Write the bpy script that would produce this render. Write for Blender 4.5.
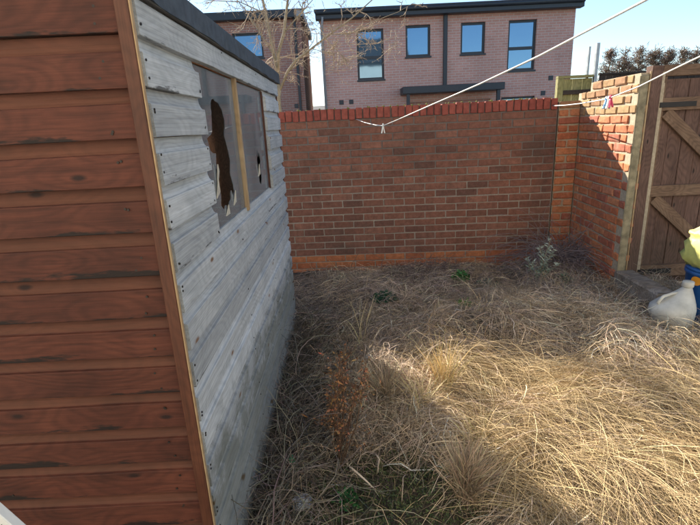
import bpy, bmesh, math, random
import numpy as np
from mathutils import Vector, Matrix

random.seed(7)
rng = np.random.default_rng(11)
sc = bpy.context.scene
for o in list(bpy.data.objects):
    bpy.data.objects.remove(o)
C = sc.collection

# ------------------------------------------------------------------ camera
PITCH, ROLL, CAMH, FPX = math.radians(16.455), math.radians(2.828), 1.6225, 464.2
cp, sp, cr, sr = math.cos(PITCH), math.sin(PITCH), math.cos(ROLL), math.sin(ROLL)
fw = Vector((0, cp, -sp)); up0 = Vector((0, sp, cp)); rt0 = Vector((1, 0, 0))
rt = cr*rt0 - sr*up0; up = sr*rt0 + cr*up0
cam_d = bpy.data.cameras.new('camera')
cam = bpy.data.objects.new('camera', cam_d); C.objects.link(cam)
cam_d.sensor_width = 36.0; cam_d.lens = FPX/700*36
cam_d.clip_start = 0.02; cam_d.clip_end = 6000
m = Matrix((rt, up, -fw)).transposed().to_4x4(); m.translation = (0, 0, CAMH)
cam.matrix_world = m
sc.camera = cam

# ------------------------------------------------------------------ light
SUN_TRAVEL = Vector((0.57, -1.0, -0.62)).normalized()
SUN_EL = math.asin(-SUN_TRAVEL.z)
SUN_AZ = math.atan2(-SUN_TRAVEL.x, -SUN_TRAVEL.y)      # clockwise from +Y
w = bpy.data.worlds.new('World'); sc.world = w; w.use_nodes = True
nt = w.node_tree; nt.nodes.clear()
sky = nt.nodes.new('ShaderNodeTexSky'); sky.sky_type = 'NISHITA'; sky.sun_disc = False
sky.sun_elevation = SUN_EL; sky.sun_rotation = SUN_AZ
sky.altitude = 50; sky.air_density = 0.95; sky.dust_density = 0.05; sky.ozone_density = 2.0
bg = nt.nodes.new('ShaderNodeBackground'); bg.inputs[1].default_value = 0.07
wo = nt.nodes.new('ShaderNodeOutputWorld')
nt.links.new(sky.outputs[0], bg.inputs[0]); nt.links.new(bg.outputs[0], wo.inputs[0])
sl = bpy.data.lights.new('sun', 'SUN'); sl.energy = 4.4; sl.angle = math.radians(0.53); sl.color = (1.0, 0.91, 0.77)
so = bpy.data.objects.new('sun', sl); C.objects.link(so)
so.rotation_euler = (-SUN_TRAVEL).to_track_quat('Z', 'Y').to_euler(); so.location = (-3, 6, 8)
vs = sc.view_settings; vs.view_transform = 'Standard'; vs.look = 'None'; vs.exposure = 1.72; vs.gamma = 1.0
vs.use_curve_mapping = False

# ------------------------------------------------------------------ helpers
def tag(o, label=None, cat=None, group=None, kind=None):
    if label: o['label'] = label
    if cat: o['category'] = cat
    if group: o['group'] = group
    if kind: o['kind'] = kind
    return o

def empty(name, loc=(0, 0, 0), rz=0.0):
    o = bpy.data.objects.new(name, None); C.objects.link(o)
    o.location = loc; o.rotation_euler = (0, 0, rz); o.empty_display_size = 0.05
    return o

def link(name, me, parent=None, loc=(0, 0, 0), rot=(0, 0, 0), mat=None):
    o = bpy.data.objects.new(name, me); C.objects.link(o)
    o.parent = parent; o.location = loc; o.rotation_euler = rot
    if mat is not None and len(me.materials) == 0: me.materials.append(mat)
    return o

class MB:
    """collects simple solids, then becomes one mesh"""
    def __init__(s): s.v = []; s.f = []; s.sm = []
    def add(s, vs_, fs_, smooth=False):
        n = len(s.v); s.v += [tuple(p) for p in vs_]
        s.f += [tuple(i+n for i in f) for f in fs_]; s.sm += [smooth]*len(fs_)
        return s
    def box(s, x0, x1, y0, y1, z0, z1):
        return s.add([(x0,y0,z0),(x1,y0,z0),(x1,y1,z0),(x0,y1,z0),(x0,y0,z1),(x1,y0,z1),(x1,y1,z1),(x0,y1,z1)],
                     [(0,3,2,1),(4,5,6,7),(0,1,5,4),(1,2,6,5),(2,3,7,6),(3,0,4,7)])
    def tube(s, pts, rads, n=6, cap=True):
        pts = [Vector(p) for p in pts]; vv = []; ff = []
        prev = None
        for i, p in enumerate(pts):
            t = (pts[min(i+1, len(pts)-1)] - pts[max(i-1, 0)])
            if t.length < 1e-9: t = Vector((0, 0, 1))
            t.normalize()
            a = prev if prev is not None else (Vector((0, 0, 1)) if abs(t.z) < .9 else Vector((1, 0, 0)))
            a = (a - t*a.dot(t))
            if a.length < 1e-6: a = t.orthogonal()
            a.normalize(); b = t.cross(a); prev = a
            r = rads[i] if hasattr(rads, '__len__') else rads
            for k in range(n):
                an = 2*math.pi*k/n
                vv.append(p + (a*math.cos(an) + b*math.sin(an))*r)
        for i in range(len(pts)-1):
            for k in range(n):
                k2 = (k+1) % n
                ff.append((i*n+k, i*n+k2, (i+1)*n+k2, (i+1)*n+k))
        if cap:
            ff.append(tuple(range(n-1, -1, -1))); ff.append(tuple(range((len(pts)-1)*n, len(pts)*n)))
        return s.add(vv, ff, True)
    def lathe(s, prof, n=20, cx=0, cy=0):
        """prof: list of (z, r, dx) rings"""
        vv = []; ff = []
        for z, r, dx in prof:
            for k in range(n):
                an = 2*math.pi*k/n
                vv.append((cx+dx+r*math.cos(an), cy+r*math.sin(an), z))
        for i in range(len(prof)-1):
            for k in range(n):
                k2 = (k+1) % n
                ff.append((i*n+k, i*n+k2, (i+1)*n+k2, (i+1)*n+k))
        ff.append(tuple(range(n-1, -1, -1))); ff.append(tuple(range((len(prof)-1)*n, len(prof)*n)))
        return s.add(vv, ff, True)
    def mesh(s, name):
        me = bpy.data.meshes.new(name); me.from_pydata(s.v, [], s.f)
        me.polygons.foreach_set('use_smooth', s.sm); me.update()
        return me
    def build(s, name, mat, parent=None, loc=(0, 0, 0), rot=(0, 0, 0), bevel=0.0):
        me = s.mesh(name)
        if bevel > 0: bevel_mesh(me, bevel)
        me.materials.append(mat)
        return link(name, me, parent, loc, rot)

def bevel_mesh(me, off, seg=1):
    bm = bmesh.new(); bm.from_mesh(me)
    bmesh.ops.bevel(bm, geom=list(bm.edges), offset=off, segments=seg, affect='EDGES', profile=.6)
    bm.to_mesh(me); bm.free()

# ------------------------------------------------------------------ materials
def new_mat(name):
    mt = bpy.data.materials.new(name); mt.use_nodes = True
    n = mt.node_tree; n.nodes.clear()
    return mt, n

class G:
    def __init__(s, name):
        s.mt, s.n = new_mat(name)
        s.out = s.n.nodes.new('ShaderNodeOutputMaterial')
        s.b = s.n.nodes.new('ShaderNodeBsdfPrincipled')
        s.l(s.b.outputs[0], s.out.inputs[0])
    def nd(s, t, **k):
        x = s.n.nodes.new(t)
        for a, v in k.items(): setattr(x, a, v)
        return x
    def l(s, a, b): s.n.links.new(a, b)
    def inp(s, x, i, v):
        if hasattr(v, 'is_output') or isinstance(v, bpy.types.NodeSocket): s.l(v, x.inputs[i])
        else: x.inputs[i].default_value = v
    def coord(s, which='Object', scale=(1, 1, 1), rand=0.0):
        tc = s.nd('ShaderNodeTexCoord'); o = tc.outputs[which]
        mp = s.nd('ShaderNodeMapping'); mp.inputs['Scale'].default_value = scale
        s.l(o, mp.inputs[0])
        if rand:
            oi = s.nd('ShaderNodeObjectInfo')
            mu = s.nd('ShaderNodeVectorMath', operation='SCALE'); mu.inputs[0].default_value = (rand, rand*1.7, rand*.6)
            s.l(oi.outputs['Random'], mu.inputs['Scale'])
            s.l(mu.outputs[0], mp.inputs['Location'])
        return mp.outputs[0]
    def pos(s, scale=(1, 1, 1)):
        ge = s.nd('ShaderNodeNewGeometry'); mp = s.nd('ShaderNodeMapping'); mp.inputs['Scale'].default_value = scale
        s.l(ge.outputs['Position'], mp.inputs[0]); return mp.outputs[0]
    def noise(s, vec, scale, detail=4, rough=.55, dist=0.0):
        x = s.nd('ShaderNodeTexNoise'); s.l(vec, x.inputs['Vector'])
        x.inputs['Scale'].default_value = scale; x.inputs['Detail'].default_value = detail
        x.inputs['Roughness'].default_value = rough; x.inputs['Distortion'].default_value = dist
        return x.outputs['Fac']
    def ramp(s, fac, stops, interp='LINEAR'):
        x = s.nd('ShaderNodeValToRGB'); e = x.color_ramp; e.interpolation = interp
        while len(e.elements) < len(stops): e.elements.new(.5)
        for el, (p, c) in zip(e.elements, stops):
            el.position = p; el.color = (*c, 1) if hasattr(c, '__len__') else (c, c, c, 1)
        s.l(fac, x.inputs[0]); return x.outputs[0]
    def mix(s, fac, a, b, mode='MIX'):
        x = s.nd('ShaderNodeMix', data_type='RGBA', blend_type=mode)
        for i, v in ((0, fac), (6, a), (7, b)):
            if isinstance(v, bpy.types.NodeSocket): s.l(v, x.inputs[i])
            else: x.inputs[i].default_value = v if i == 0 else (*v, 1)
        return x.outputs[2]
    def math(s, op, a, b=0.0, clamp=False):
        x = s.nd('ShaderNodeMath', operation=op); x.use_clamp = clamp
        s.inp(x, 0, a); s.inp(x, 1, b); return x.outputs[0]
    def rand(s):
        return s.nd('ShaderNodeObjectInfo').outputs['Random']
    def sep(s, vec):
        x = s.nd('ShaderNodeSeparateXYZ'); s.l(vec, x.inputs[0]); return x.outputs
    def bump(s, h, strength=.3, dist=.01):
        x = s.nd('ShaderNodeBump'); x.inputs['Strength'].default_value = strength; x.inputs['Distance'].default_value = dist
        s.l(h, x.inputs['Height']); s.l(x.outputs[0], s.b.inputs['Normal'])
    def col(s, v): s.inp(s.b, 'Base Color', v if isinstance(v, bpy.types.NodeSocket) else (*v, 1))
    def rough(s, v): s.inp(s.b, 'Roughness', v)

def plain(name, c, rough=.6, metal=0.0, var=.15, scale=14, spec=.5):
    g = G(name); v = g.coord('Object', rand=9)
    n = g.noise(v, scale, 5)
    d = tuple(x*(1-var) for x in c); e = tuple(min(1, x*(1+var)) for x in c)
    g.col(g.ramp(n, [(.3, d), (.7, e)])); g.rough(rough); g.b.inputs['Metallic'].default_value = metal
    g.b.inputs['Specular IOR Level'].default_value = spec
    g.bump(g.noise(v, scale*6, 4), .15, .004)
    return g.mt

def brick_mat(name, tones, dirt=(.05, .04, .035), dirt_lo=.55, dirt_hi=.8, lime=0.0, moss=0.0):
    g = G(name)
    v = g.coord('Object', rand=37)
    k = len(tones)
    base = g.ramp(g.rand(), [((i+.0)/k, t) for i, t in enumerate(tones)], 'LINEAR')
    mott = g.noise(v, 22, 6, .65)
    base = g.mix(.55, base, g.ramp(mott, [(.3, .35), (.7, 1.25)]), 'MULTIPLY')
    P = g.pos()
    big = g.noise(P, 2.2, 6, .65)
    base = g.mix(g.ramp(big, [(dirt_lo, 0.0), (dirt_hi, .75)]), base, dirt)
    if lime:
        lm = g.noise(P, 7.0, 6, .7)
        base = g.mix(g.math('MULTIPLY', g.ramp(lm, [(.58, 0.0), (.72, 1.0)]), lime), base, (.50, .40, .28))
    if moss:
        ms = g.noise(P, 9.0, 6, .7)
        base = g.mix(g.math('MULTIPLY', g.ramp(ms, [(.5, 0.0), (.68, 1.0)]), moss), base, (.16, .15, .05))
    spk = g.noise(v, 160, 2, .5)
    base = g.mix(.35, base, g.ramp(spk, [(.35, .55), (.6, 1.1)]), 'MULTIPLY')
    g.col(base); g.rough(.9); g.b.inputs['Specular IOR Level'].default_value = .25
    h = g.math('ADD', g.math('MULTIPLY', mott, .6), g.math('MULTIPLY', spk, .5))
    g.bump(h, .55, .006)
    return g.mt

M = {}
M['brick'] = brick_mat('wall_brick', [(.205, .092, .064), (.265, .115, .078), (.22, .096, .067), (.30, .135, .092), (.155, .076, .057), (.245, .104, .070)], dirt=(.085, .062, .05), dirt_lo=.50, dirt_hi=.78)
M['brick_base'] = brick_mat('plinth_brick', [(.46, .155, .07), (.40, .13, .062), (.50, .18, .08)], dirt_lo=.64, dirt_hi=.85)
M['coping'] = brick_mat('coping_brick', [(.31, .082, .058), (.37, .10, .07), (.27, .07, .052), (.33, .09, .064)], dirt_lo=.6, dirt_hi=.9)
M['oldbrick'] = brick_mat('old_brick', [(.58, .205, .09), (.50, .155, .075), (.62, .25, .12), (.40, .125, .08), (.60, .215, .095)], dirt_lo=.60, dirt_hi=.84, lime=.5, moss=.15)
M['oldbrick_top'] = brick_mat('old_brick_top', [(.40, .24, .12), (.44, .28, .14), (.36, .19, .10)], dirt_lo=.66, dirt_hi=.95, lime=.5, moss=.4)

def mortar_mat(name, lo, hi, soot=True):
    g = G(name); P = g.pos()
    n = g.noise(P, 40, 5, .7); b = g.noise(P, 3, 5, .6)
    c = g.ramp(n, [(.3, lo), (.7, hi)])
    if soot:
        z = g.sep(P)[2]
        f = g.math('ADD', z, g.math('MULTIPLY', b, .9))
        c = g.mix(g.ramp(g.math('MULTIPLY', f, .5), [(.62, 0.0), (.86, .85)]), c, (.13, .11, .10))
    g.col(c); g.rough(.95); g.bump(n, .6, .006)
    return g.mt
M['mortar'] = mortar_mat('wall_mortar', (.25, .205, .165), (.37, .315, .26))
M['oldmortar'] = mortar_mat('old_mortar', (.32, .25, .17), (.48, .39, .28), False)

def wood_mat(name, c_lo, c_mid, c_hi, knot=(.05, .02, .012), ring=.5, edge_dark=0.0, edge_col=(.010, .007, .006), lap_light=None, rough=.7, green=0.0, streak=.5, knots=1.0, bumpk=.35, vary=.35, stretch=.03, lim0=.46):
    """boards have local X along the grain, local Z across the face"""
    g = G(name)
    v = g.coord('Object', (1, 1, 1), rand=53)
    gx = g.nd('ShaderNodeMapping'); gx.inputs['Scale'].default_value = (.22, 1, 1); g.l(v, gx.inputs[0])
    # knots
    ks_ = g.sep(v); kn = g.nd('ShaderNodeCombineXYZ'); g.l(g.math('MULTIPLY', ks_[0], 3.2), kn.inputs[0]); g.l(g.math('MULTIPLY', ks_[2], 8.0), kn.inputs[1])
    vo = g.nd('ShaderNodeTexVoronoi'); vo.voronoi_dimensions = '2D'; g.l(kn.outputs[0], vo.inputs['Vector']); vo.inputs['Scale'].default_value = 1.0
    kd = vo.outputs['Distance']
    # cathedral grain
    wv = g.nd('ShaderNodeTexNoise'); g.l(gx.outputs[0], wv.inputs['Vector']); wv.inputs['Scale'].default_value = 4.0
    wv.inputs['Detail'].default_value = 2
    ph = g.math('MULTIPLY', wv.outputs['Fac'], 16.0)
    ph = g.math('ADD', ph, g.math('MULTIPLY', kd, 6.0))
    rg = g.math('ADD', g.math('MULTIPLY', g.math('SINE', g.math('MULTIPLY', ph, 6.283)), .5), .5)
    fn = g.nd('ShaderNodeMapping'); fn.inputs['Scale'].default_value = (stretch, 1, 1); g.l(v, fn.inputs[0])
    fine = g.noise(fn.outputs[0], 260, 4, .6)
    mid = g.noise(fn.outputs[0], 60, 4, .6)
    broad = g.noise(v, 5.5, 5, .6)
    c = g.ramp(broad, [(.25, c_lo), (.5, c_mid), (.75, c_hi)])
    c = g.mix(ring, c, g.ramp(rg, [(0, .62), (.7, 1.08)]), 'MULTIPLY')
    c = g.mix(streak, c, g.ramp(mid, [(.3, .55), (.62, 1.1)]), 'MULTIPLY')
    c = g.mix(.6, c, g.ramp(fine, [(.3, .6), (.6, 1.08)]), 'MULTIPLY')
    c = g.mix(vary, c, g.ramp(g.rand(), [(0, .68), (1, 1.25)]), 'MULTIPLY')
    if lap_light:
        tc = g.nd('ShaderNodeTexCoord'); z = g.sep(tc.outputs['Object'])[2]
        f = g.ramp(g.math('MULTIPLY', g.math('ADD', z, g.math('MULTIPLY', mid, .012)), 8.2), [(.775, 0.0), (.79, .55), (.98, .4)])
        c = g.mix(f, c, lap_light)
    if edge_dark:  # water smears plus lap-line shade painted along the lower board edge
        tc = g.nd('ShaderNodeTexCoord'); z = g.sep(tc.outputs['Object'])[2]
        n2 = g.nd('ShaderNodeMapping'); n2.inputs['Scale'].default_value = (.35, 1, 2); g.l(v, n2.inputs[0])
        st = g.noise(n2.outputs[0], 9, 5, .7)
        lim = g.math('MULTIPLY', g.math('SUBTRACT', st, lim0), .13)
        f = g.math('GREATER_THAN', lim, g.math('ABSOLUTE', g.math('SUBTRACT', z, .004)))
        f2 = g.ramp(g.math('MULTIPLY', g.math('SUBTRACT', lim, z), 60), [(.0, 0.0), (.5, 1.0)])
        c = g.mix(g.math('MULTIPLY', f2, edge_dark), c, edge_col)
    if knots:
        kf = g.ramp(kd, [(.035, 1.0), (.085, 0.0)])
        sel = g.ramp(vo.outputs['Color'], [(.60, 0.0), (.62, 1.0)])
        c = g.mix(g.math('MULTIPLY', g.math('MULTIPLY', kf, sel), knots), c, knot)
    if green:
        P = g.pos(); z = g.sep(P)[2]
        nn = g.noise(P, 6, 5, .7)
        f = g.ramp(g.math('ADD', z, g.math('MULTIPLY', nn, -.9)), [(0.0, 1.0), (.18, 0.0)])
        c = g.mix(g.math('MULTIPLY', f, green), c, (.06, .065, .03))
    g.col(c); g.rough(rough); g.b.inputs['Specular IOR Level'].default_value = .35
    h = g.math('ADD', g.math('MULTIPLY', fine, .5), g.math('ADD', g.math('MULTIPLY', mid, .5), g.math('MULTIPLY', rg, .2)))
    g.bump(h, bumpk, .004)
    return g.mt

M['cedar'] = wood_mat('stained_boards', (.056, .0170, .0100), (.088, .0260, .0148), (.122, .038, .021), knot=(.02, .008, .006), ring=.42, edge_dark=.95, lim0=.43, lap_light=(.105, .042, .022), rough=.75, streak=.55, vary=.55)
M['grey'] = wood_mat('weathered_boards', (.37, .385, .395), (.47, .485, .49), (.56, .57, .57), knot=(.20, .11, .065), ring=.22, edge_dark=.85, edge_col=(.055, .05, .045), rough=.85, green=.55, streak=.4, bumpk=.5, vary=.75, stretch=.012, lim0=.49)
M['trim'] = wood_mat('trim_wood', (.066, .022, .012), (.09, .031, .016), (.115, .042, .022), rough=.6, knots=0, ring=.3)
M['trim_pale'] = wood_mat('bare_and_lit_trim_wood', (.36, .235, .125), (.44, .30, .165), (.5, .36, .21), rough=.7, knots=0, ring=.3)  # bare wood of the glazing bar, also painted lit edges of batten and post
M['inside'] = wood_mat('shed_inner_wood', (.42, .20, .12), (.52, .26, .16), (.6, .33, .2), rough=.8)
M['gate'] = wood_mat('gate_boards', (.105, .058, .043), (.14, .078, .058), (.175, .10, .075), knot=(.03, .02, .015), rough=.85, green=.15)
M['gate_rail'] = wood_mat('gate_rails', (.15, .088, .054), (.20, .12, .075), (.24, .15, .095), knot=(.04, .03, .02), rough=.85)
M['sleeper'] = wood_mat('sleeper_wood', (.17, .13, .10), (.25, .205, .165), (.36, .33, .30), rough=.9, knots=.4, bumpk=.9, streak=.8)
M['fence_green'] = wood_mat('mossy_fence', (.20, .19, .075), (.28, .26, .11), (.34, .31, .15), rough=.9, knots=0)
M['fence_dark'] = wood_mat('dark_fence', (.04, .032, .026), (.06, .045, .036), (.08, .06, .048), rough=.9, knots=0)
M['white_paint'] = plain('white_paint', (.74, .75, .73), .45, var=.06)
M['felt'] = plain('roof_felt', (.045, .055, .068), .8, var=.35, scale=25)
M['iron'] = plain('nail_iron', (.03, .024, .02), .6, .4)
M['galv'] = plain('galvanised_steel', (.30, .33, .35), .45, .7, var=.25)
M['concrete'] = plain('cement_render', (.26, .215, .135), .95, var=.4, scale=18)
M['anthracite'] = plain('anthracite_frame', (.030, .036, .045), .45, var=.1)
M['white_gutter'] = plain('pale_gutter', (.33, .33, .34), .5, var=.1)
M['rooftile'] = plain('roof_tiles', (.06, .06, .065), .8, var=.3)
M['line'] = plain('washing_line', (.72, .69, .62), .6, var=.12, scale=60)
M['peg_white'] = plain('white_peg', (.75, .74, .70), .45, var=.05)
M['peg_blue'] = plain('blue_peg', (.03, .22, .45), .45, var=.05)
M['peg_red'] = plain('red_peg', (.55, .04, .10), .45, var=.05)
M['plastic_white'] = plain('white_plastic', (.52, .50, .44), .6, var=.28, scale=7)
M['plastic_blue'] = plain('blue_plastic', (.015, .085, .27), .35, var=.15)
M['plastic_yellow'] = plain('yellow_sheet', (.60, .58, .17), .55, var=.2, scale=8)
M['orange'] = plain('orange_print', (.75, .30, .02), .45, var=.05)
M['bottle_green'] = plain('green_plastic', (.02, .28, .13), .3, var=.2)
M['bag'] = plain('crumpled_bag', (.42, .46, .52), .4, var=.3)
M['bark'] = plain('tree_bark', (.30, .25, .17), .9, var=.35, scale=20)
M['twig_pale'] = plain('pale_twigs', (.40, .31, .22), .85, var=.3, scale=30)
M['moss'] = plain('moss', (.20, .19, .05), .95, var=.4, scale=40)

def house_brick(name, c1, c2, mort):
    g = G(name); P = g.pos(); x, y, z = g.sep(P)
    cb = g.nd('ShaderNodeCombineXYZ'); g.l(g.math('ADD', x, y), cb.inputs[0]); g.l(z, cb.inputs[1])
    bt = g.nd('ShaderNodeTexBrick'); g.l(cb.outputs[0], bt.inputs['Vector'])
    bt.inputs['Scale'].default_value = 1; bt.inputs['Brick Width'].default_value = .225; bt.inputs['Row Height'].default_value = .075
    bt.inputs['Mortar Size'].default_value = .009; bt.inputs['Mortar Smooth'].default_value = .3; bt.inputs['Bias'].default_value = 0
    bt.inputs['Color1'].default_value = (*c1, 1); bt.inputs['Color2'].default_value = (*c2, 1); bt.inputs['Mortar'].default_value = (*mort, 1)
    n = g.noise(P, .8, 6, .65)
    c = g.mix(.5, bt.outputs['Color'], g.ramp(n, [(.3, .75), (.7, 1.2)]), 'MULTIPLY')
    g.col(c); g.rough(.9); g.bump(g.math('SUBTRACT', 1.0, bt.outputs['Fac']), .4, .01)
    return g.mt
M['house'] = house_brick('house_brick', (.68, .355, .285), (.60, .305, .24), (.64, .52, .45))
M['house2'] = house_brick('house_brick_dark', (.46, .225, .17), (.40, .19, .145), (.48, .38, .33))
def glass_dark():
    g = G('house_window_glass'); g.col((.03, .05, .07)); g.rough(.04); g.b.inputs['IOR'].default_value = 3.2; g.b.inputs['Specular Tint'].default_value = (.42, .70, 1.0, 1)
    v = g.coord('Object', rand=5); g.bump(g.noise(v, 1.2, 2), .03, .05)
    return g.mt
M['house_glass'] = glass_dark()
def shed_glass():
    g = G('shed_window_glass'); n = g.n
    tr = g.nd('ShaderNodeBsdfTransparent'); tr.inputs[0].default_value = (.80, .84, .84, 1)
    gl = g.nd('ShaderNodeBsdfGlossy'); gl.inputs['Roughness'].default_value = .03
    df = g.nd('ShaderNodeBsdfDiffuse'); df.inputs[0].default_value = (.46, .50, .53, 1)
    P = g.pos((1, 3, 1)); dn = g.noise(P, 2.5, 4, .6)
    z = g.sep(P)[2]
    dust = g.math('ADD', g.ramp(dn, [(.30, .17), (.75, .36)]), g.ramp(z, [(.0, .0), (1.0, .0)]))
    fr = g.nd('ShaderNodeFresnel'); fr.inputs[0].default_value = 2.2
    m1 = g.nd('ShaderNodeMixShader'); g.l(fr.outputs[0], m1.inputs[0]); g.l(tr.outputs[0], m1.inputs[1]); g.l(gl.outputs[0], m1.inputs[2])
    m2 = g.nd('ShaderNodeMixShader'); g.l(dust, m2.inputs[0]); g.l(m1.outputs[0], m2.inputs[1]); g.l(df.outputs[0], m2.inputs[2])
    g.l(m2.outputs[0], g.out.inputs[0]); n.nodes.remove(g.b)
    return g.mt
M['shed_glass'] = shed_glass()

def attr_mat(name, rough=.75, trans=.0):
    g = G(name); a = g.nd('ShaderNodeAttribute', attribute_name='Col')
    g.col(a.outputs['Color']); g.rough(rough); g.b.inputs['Specular IOR Level'].default_value = .25
    if trans:
        t = g.nd('ShaderNodeBsdfTranslucent'); g.l(a.outputs['Color'], t.inputs[0])
        mx = g.nd('ShaderNodeMixShader'); mx.inputs[0].default_value = trans
        g.l(g.b.outputs[0], mx.inputs[1]); g.l(t.outputs[0], mx.inputs[2]); g.l(mx.outputs[0], g.out.inputs[0])
    return g.mt
M['straw'] = attr_mat('dead_grass', .7, 0)
M['stem'] = attr_mat('dead_stems', .85, 0)
M['leaf'] = attr_mat('green_leaves', .55, .3)

def soil_mat():
    g = G('yard_soil'); P = g.pos()
    a = g.noise(P, 3.0, 8, .7); b = g.noise(P, 45, 6, .7); mo = g.noise(P, 2.1, 6, .7)
    c = g.ramp(b, [(.3, (.035, .028, .02)), (.55, (.09, .071, .052)), (.75, (.17, .138, .10))])
    c = g.mix(g.ramp(a, [(.45, 0.0), (.65, .5)]), c, (.17, .135, .09))
    c = g.mix(g.ramp(mo, [(.56, 0.0), (.70, .75)]), c, (.055, .062, .022))
    g.col(c); g.rough(.95); g.bump(g.math('ADD', b, a), .9, .03)
    return g.mt
M['soil'] = soil_mat()
g_ = G('far_ground'); P_ = g_.pos(); g_.col(g_.ramp(g_.noise(P_, 1.5, 6), [(.3, (.045, .045, .045)), (.7, (.075, .073, .07))])); g_.rough(.95)
M['farground'] = g_.mt

# ------------------------------------------------------------------ ground
MOUNDS = [(1.05, 3.25, .42, .13), (1.75, 3.35, .38, .10), (.55, 2.95, .35, .08), (1.95, 2.55, .45, .12), (1.35, 2.05, .35, .07),
          (.15, 3.3, .35, .06), (.85, 4.55, .4, .06), (2.2, 4.7, .3, .06), (1.7, 1.7, .4, .10), (.2, 2.35, .25, .06), (-.1, 4.3, .5, .05)]
MOUNDS = [(a, b, c, d*1.25) for a, b, c, d in MOUNDS]
for _ in range(46):
    MOUNDS.append((random.uniform(-.1, 3.0), random.uniform(1.3, 4.5), random.uniform(.09, .22), random.uniform(.02, .085)))
def Hf(x, y):
    h = .018*np.sin(3.1*x+1.0)*np.cos(2.7*y+.4) + .012*np.sin(7.3*x-2.0*y+1.7) + .008*np.sin(13*y+5*x)
    h = h + .016*np.sin(21*x+3*np.sin(7*y))*np.sin(19*y+2*np.sin(9*x)+1) + .012*np.sin(37*x-11*y)*np.sin(31*y+17*x)
    h = h - .035*np.clip((y-4.55)/.5, 0, 1)
    for mx, my, r, a in MOUNDS:
        h = h + a*np.exp(-((x-mx)**2+(y-my)**2)/(r*r))
    return h
mb = MB(); mb.add([(-3000, -3000, -.10), (3000, -3000, -.10), (3000, 3000, -.10), (-3000, 3000, -.10)], [(0, 1, 2, 3)])
tag(mb.build('ground', M['farground']), kind='structure')
nx, ny = 170, 180
gx_, gy_ = np.meshgrid(np.linspace(-3.2, 4.6, nx), np.linspace(-1.5, 5.5, ny))
gz = Hf(gx_, gy_) + rng.normal(0, .004, gx_.shape)
verts = np.stack([gx_, gy_, gz], -1).reshape(-1, 3)
ii = np.arange(nx*ny).reshape(ny, nx)
faces = np.stack([ii[:-1, :-1], ii[:-1, 1:], ii[1:, 1:], ii[1:, :-1]], -1).reshape(-1, 4)
me = bpy.data.meshes.new('yard_soil'); me.from_pydata(verts.tolist(), [], faces.tolist())
me.polygons.foreach_set('use_smooth', [True]*len(me.polygons)); me.materials.append(M['soil'])
tag(link('yard_soil', me), kind='structure')

# ------------------------------------------------------------------ brick walls
def brick_meshes(lx, ly, lz, n, jit, bev, mat, name='brick'):
    out = []
    for k in range(n):
        b = MB().box(-lx/2, lx/2, -ly/2, ly/2, -lz/2, lz/2); me = b.mesh(name)
        bevel_mesh(me, bev)
        for vv in me.vertices:
            vv.co += Vector((random.uniform(-1, 1), random.uniform(-.6, .6), random.uniform(-1, 1)))*jit
        me.materials.append(mat); out.append(me)
    return out
CP, BP = .080, .2335           # course and brick pitch
STR = brick_meshes(.222, .10, .068, 9, .0022, .004, M['brick'])
HLF = brick_meshes(.106, .10, .068, 5, .0022, .004, M['brick'])
STRB = brick_meshes(.222, .10, .068, 4, .0012, .0035, M['brick_base'])
HLFB = brick_meshes(.106, .10, .068, 3, .0012, .0035, M['brick_base'])
COP = brick_meshes(.066, .222, .115, 6, .0015, .006, M['coping'])

WALL_RZ = math.atan(-.0568)
wall = empty('brick_wall', (-.75, 5.2755+.0568*.75, 0), WALL_RZ)
tag(wall, 'long red brick garden wall with upright brick coping at the back of the yard', 'wall')
WL = 3.04                      # length to the old wall joint
MB().box(-2.2, WL-.004, .007, .2, -.1, 21*CP+.004).build('mortar_core', M['mortar'], wall)
def lay(wallobj, ncourse, L, sets, hsets, sel_base, yface, jx=.001, jy=.0018, start=0.0, name='brick', skip=None):
    cnt = 0
    for c in range(-1 if ncourse == 21 else 0, ncourse):
        x = start; first = (c % 2 == 0)
        ss, hs = sel_base(c)
        z = c*CP + CP/2
        if first:
            me = random.choice(hs); o = link(name, me, wallobj, (x+.0565, yface+.05+random.gauss(0, jy), z+random.gauss(0, .0008)), (random.gauss(0, .006), 0, random.gauss(0, .006))); x += BP/2; cnt += 1
        while x + BP <= L + .01:
            if not (skip and skip(c, x)):
                me = random.choice(ss)
                link(name, me, wallobj, (x+BP/2, yface+.05+random.gauss(0, jy), z+random.gauss(0, .0008)), (random.gauss(0, .006), random.gauss(0, .003), random.gauss(0, .006))); cnt += 1
            x += BP
        if x + BP/2 <= L + .035 and not (skip and skip(c, x)):
            link(name, random.choice(hs), wallobj, (x+.0565, yface+.05+random.gauss(0, jy), z), (random.gauss(0, .006), 0, random.gauss(0, .006))); cnt += 1
    return cnt
lay(wall, 21, WL, None, None, lambda c: (STRB, HLFB) if c < 2 else (STR, HLF), 0.0)
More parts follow.
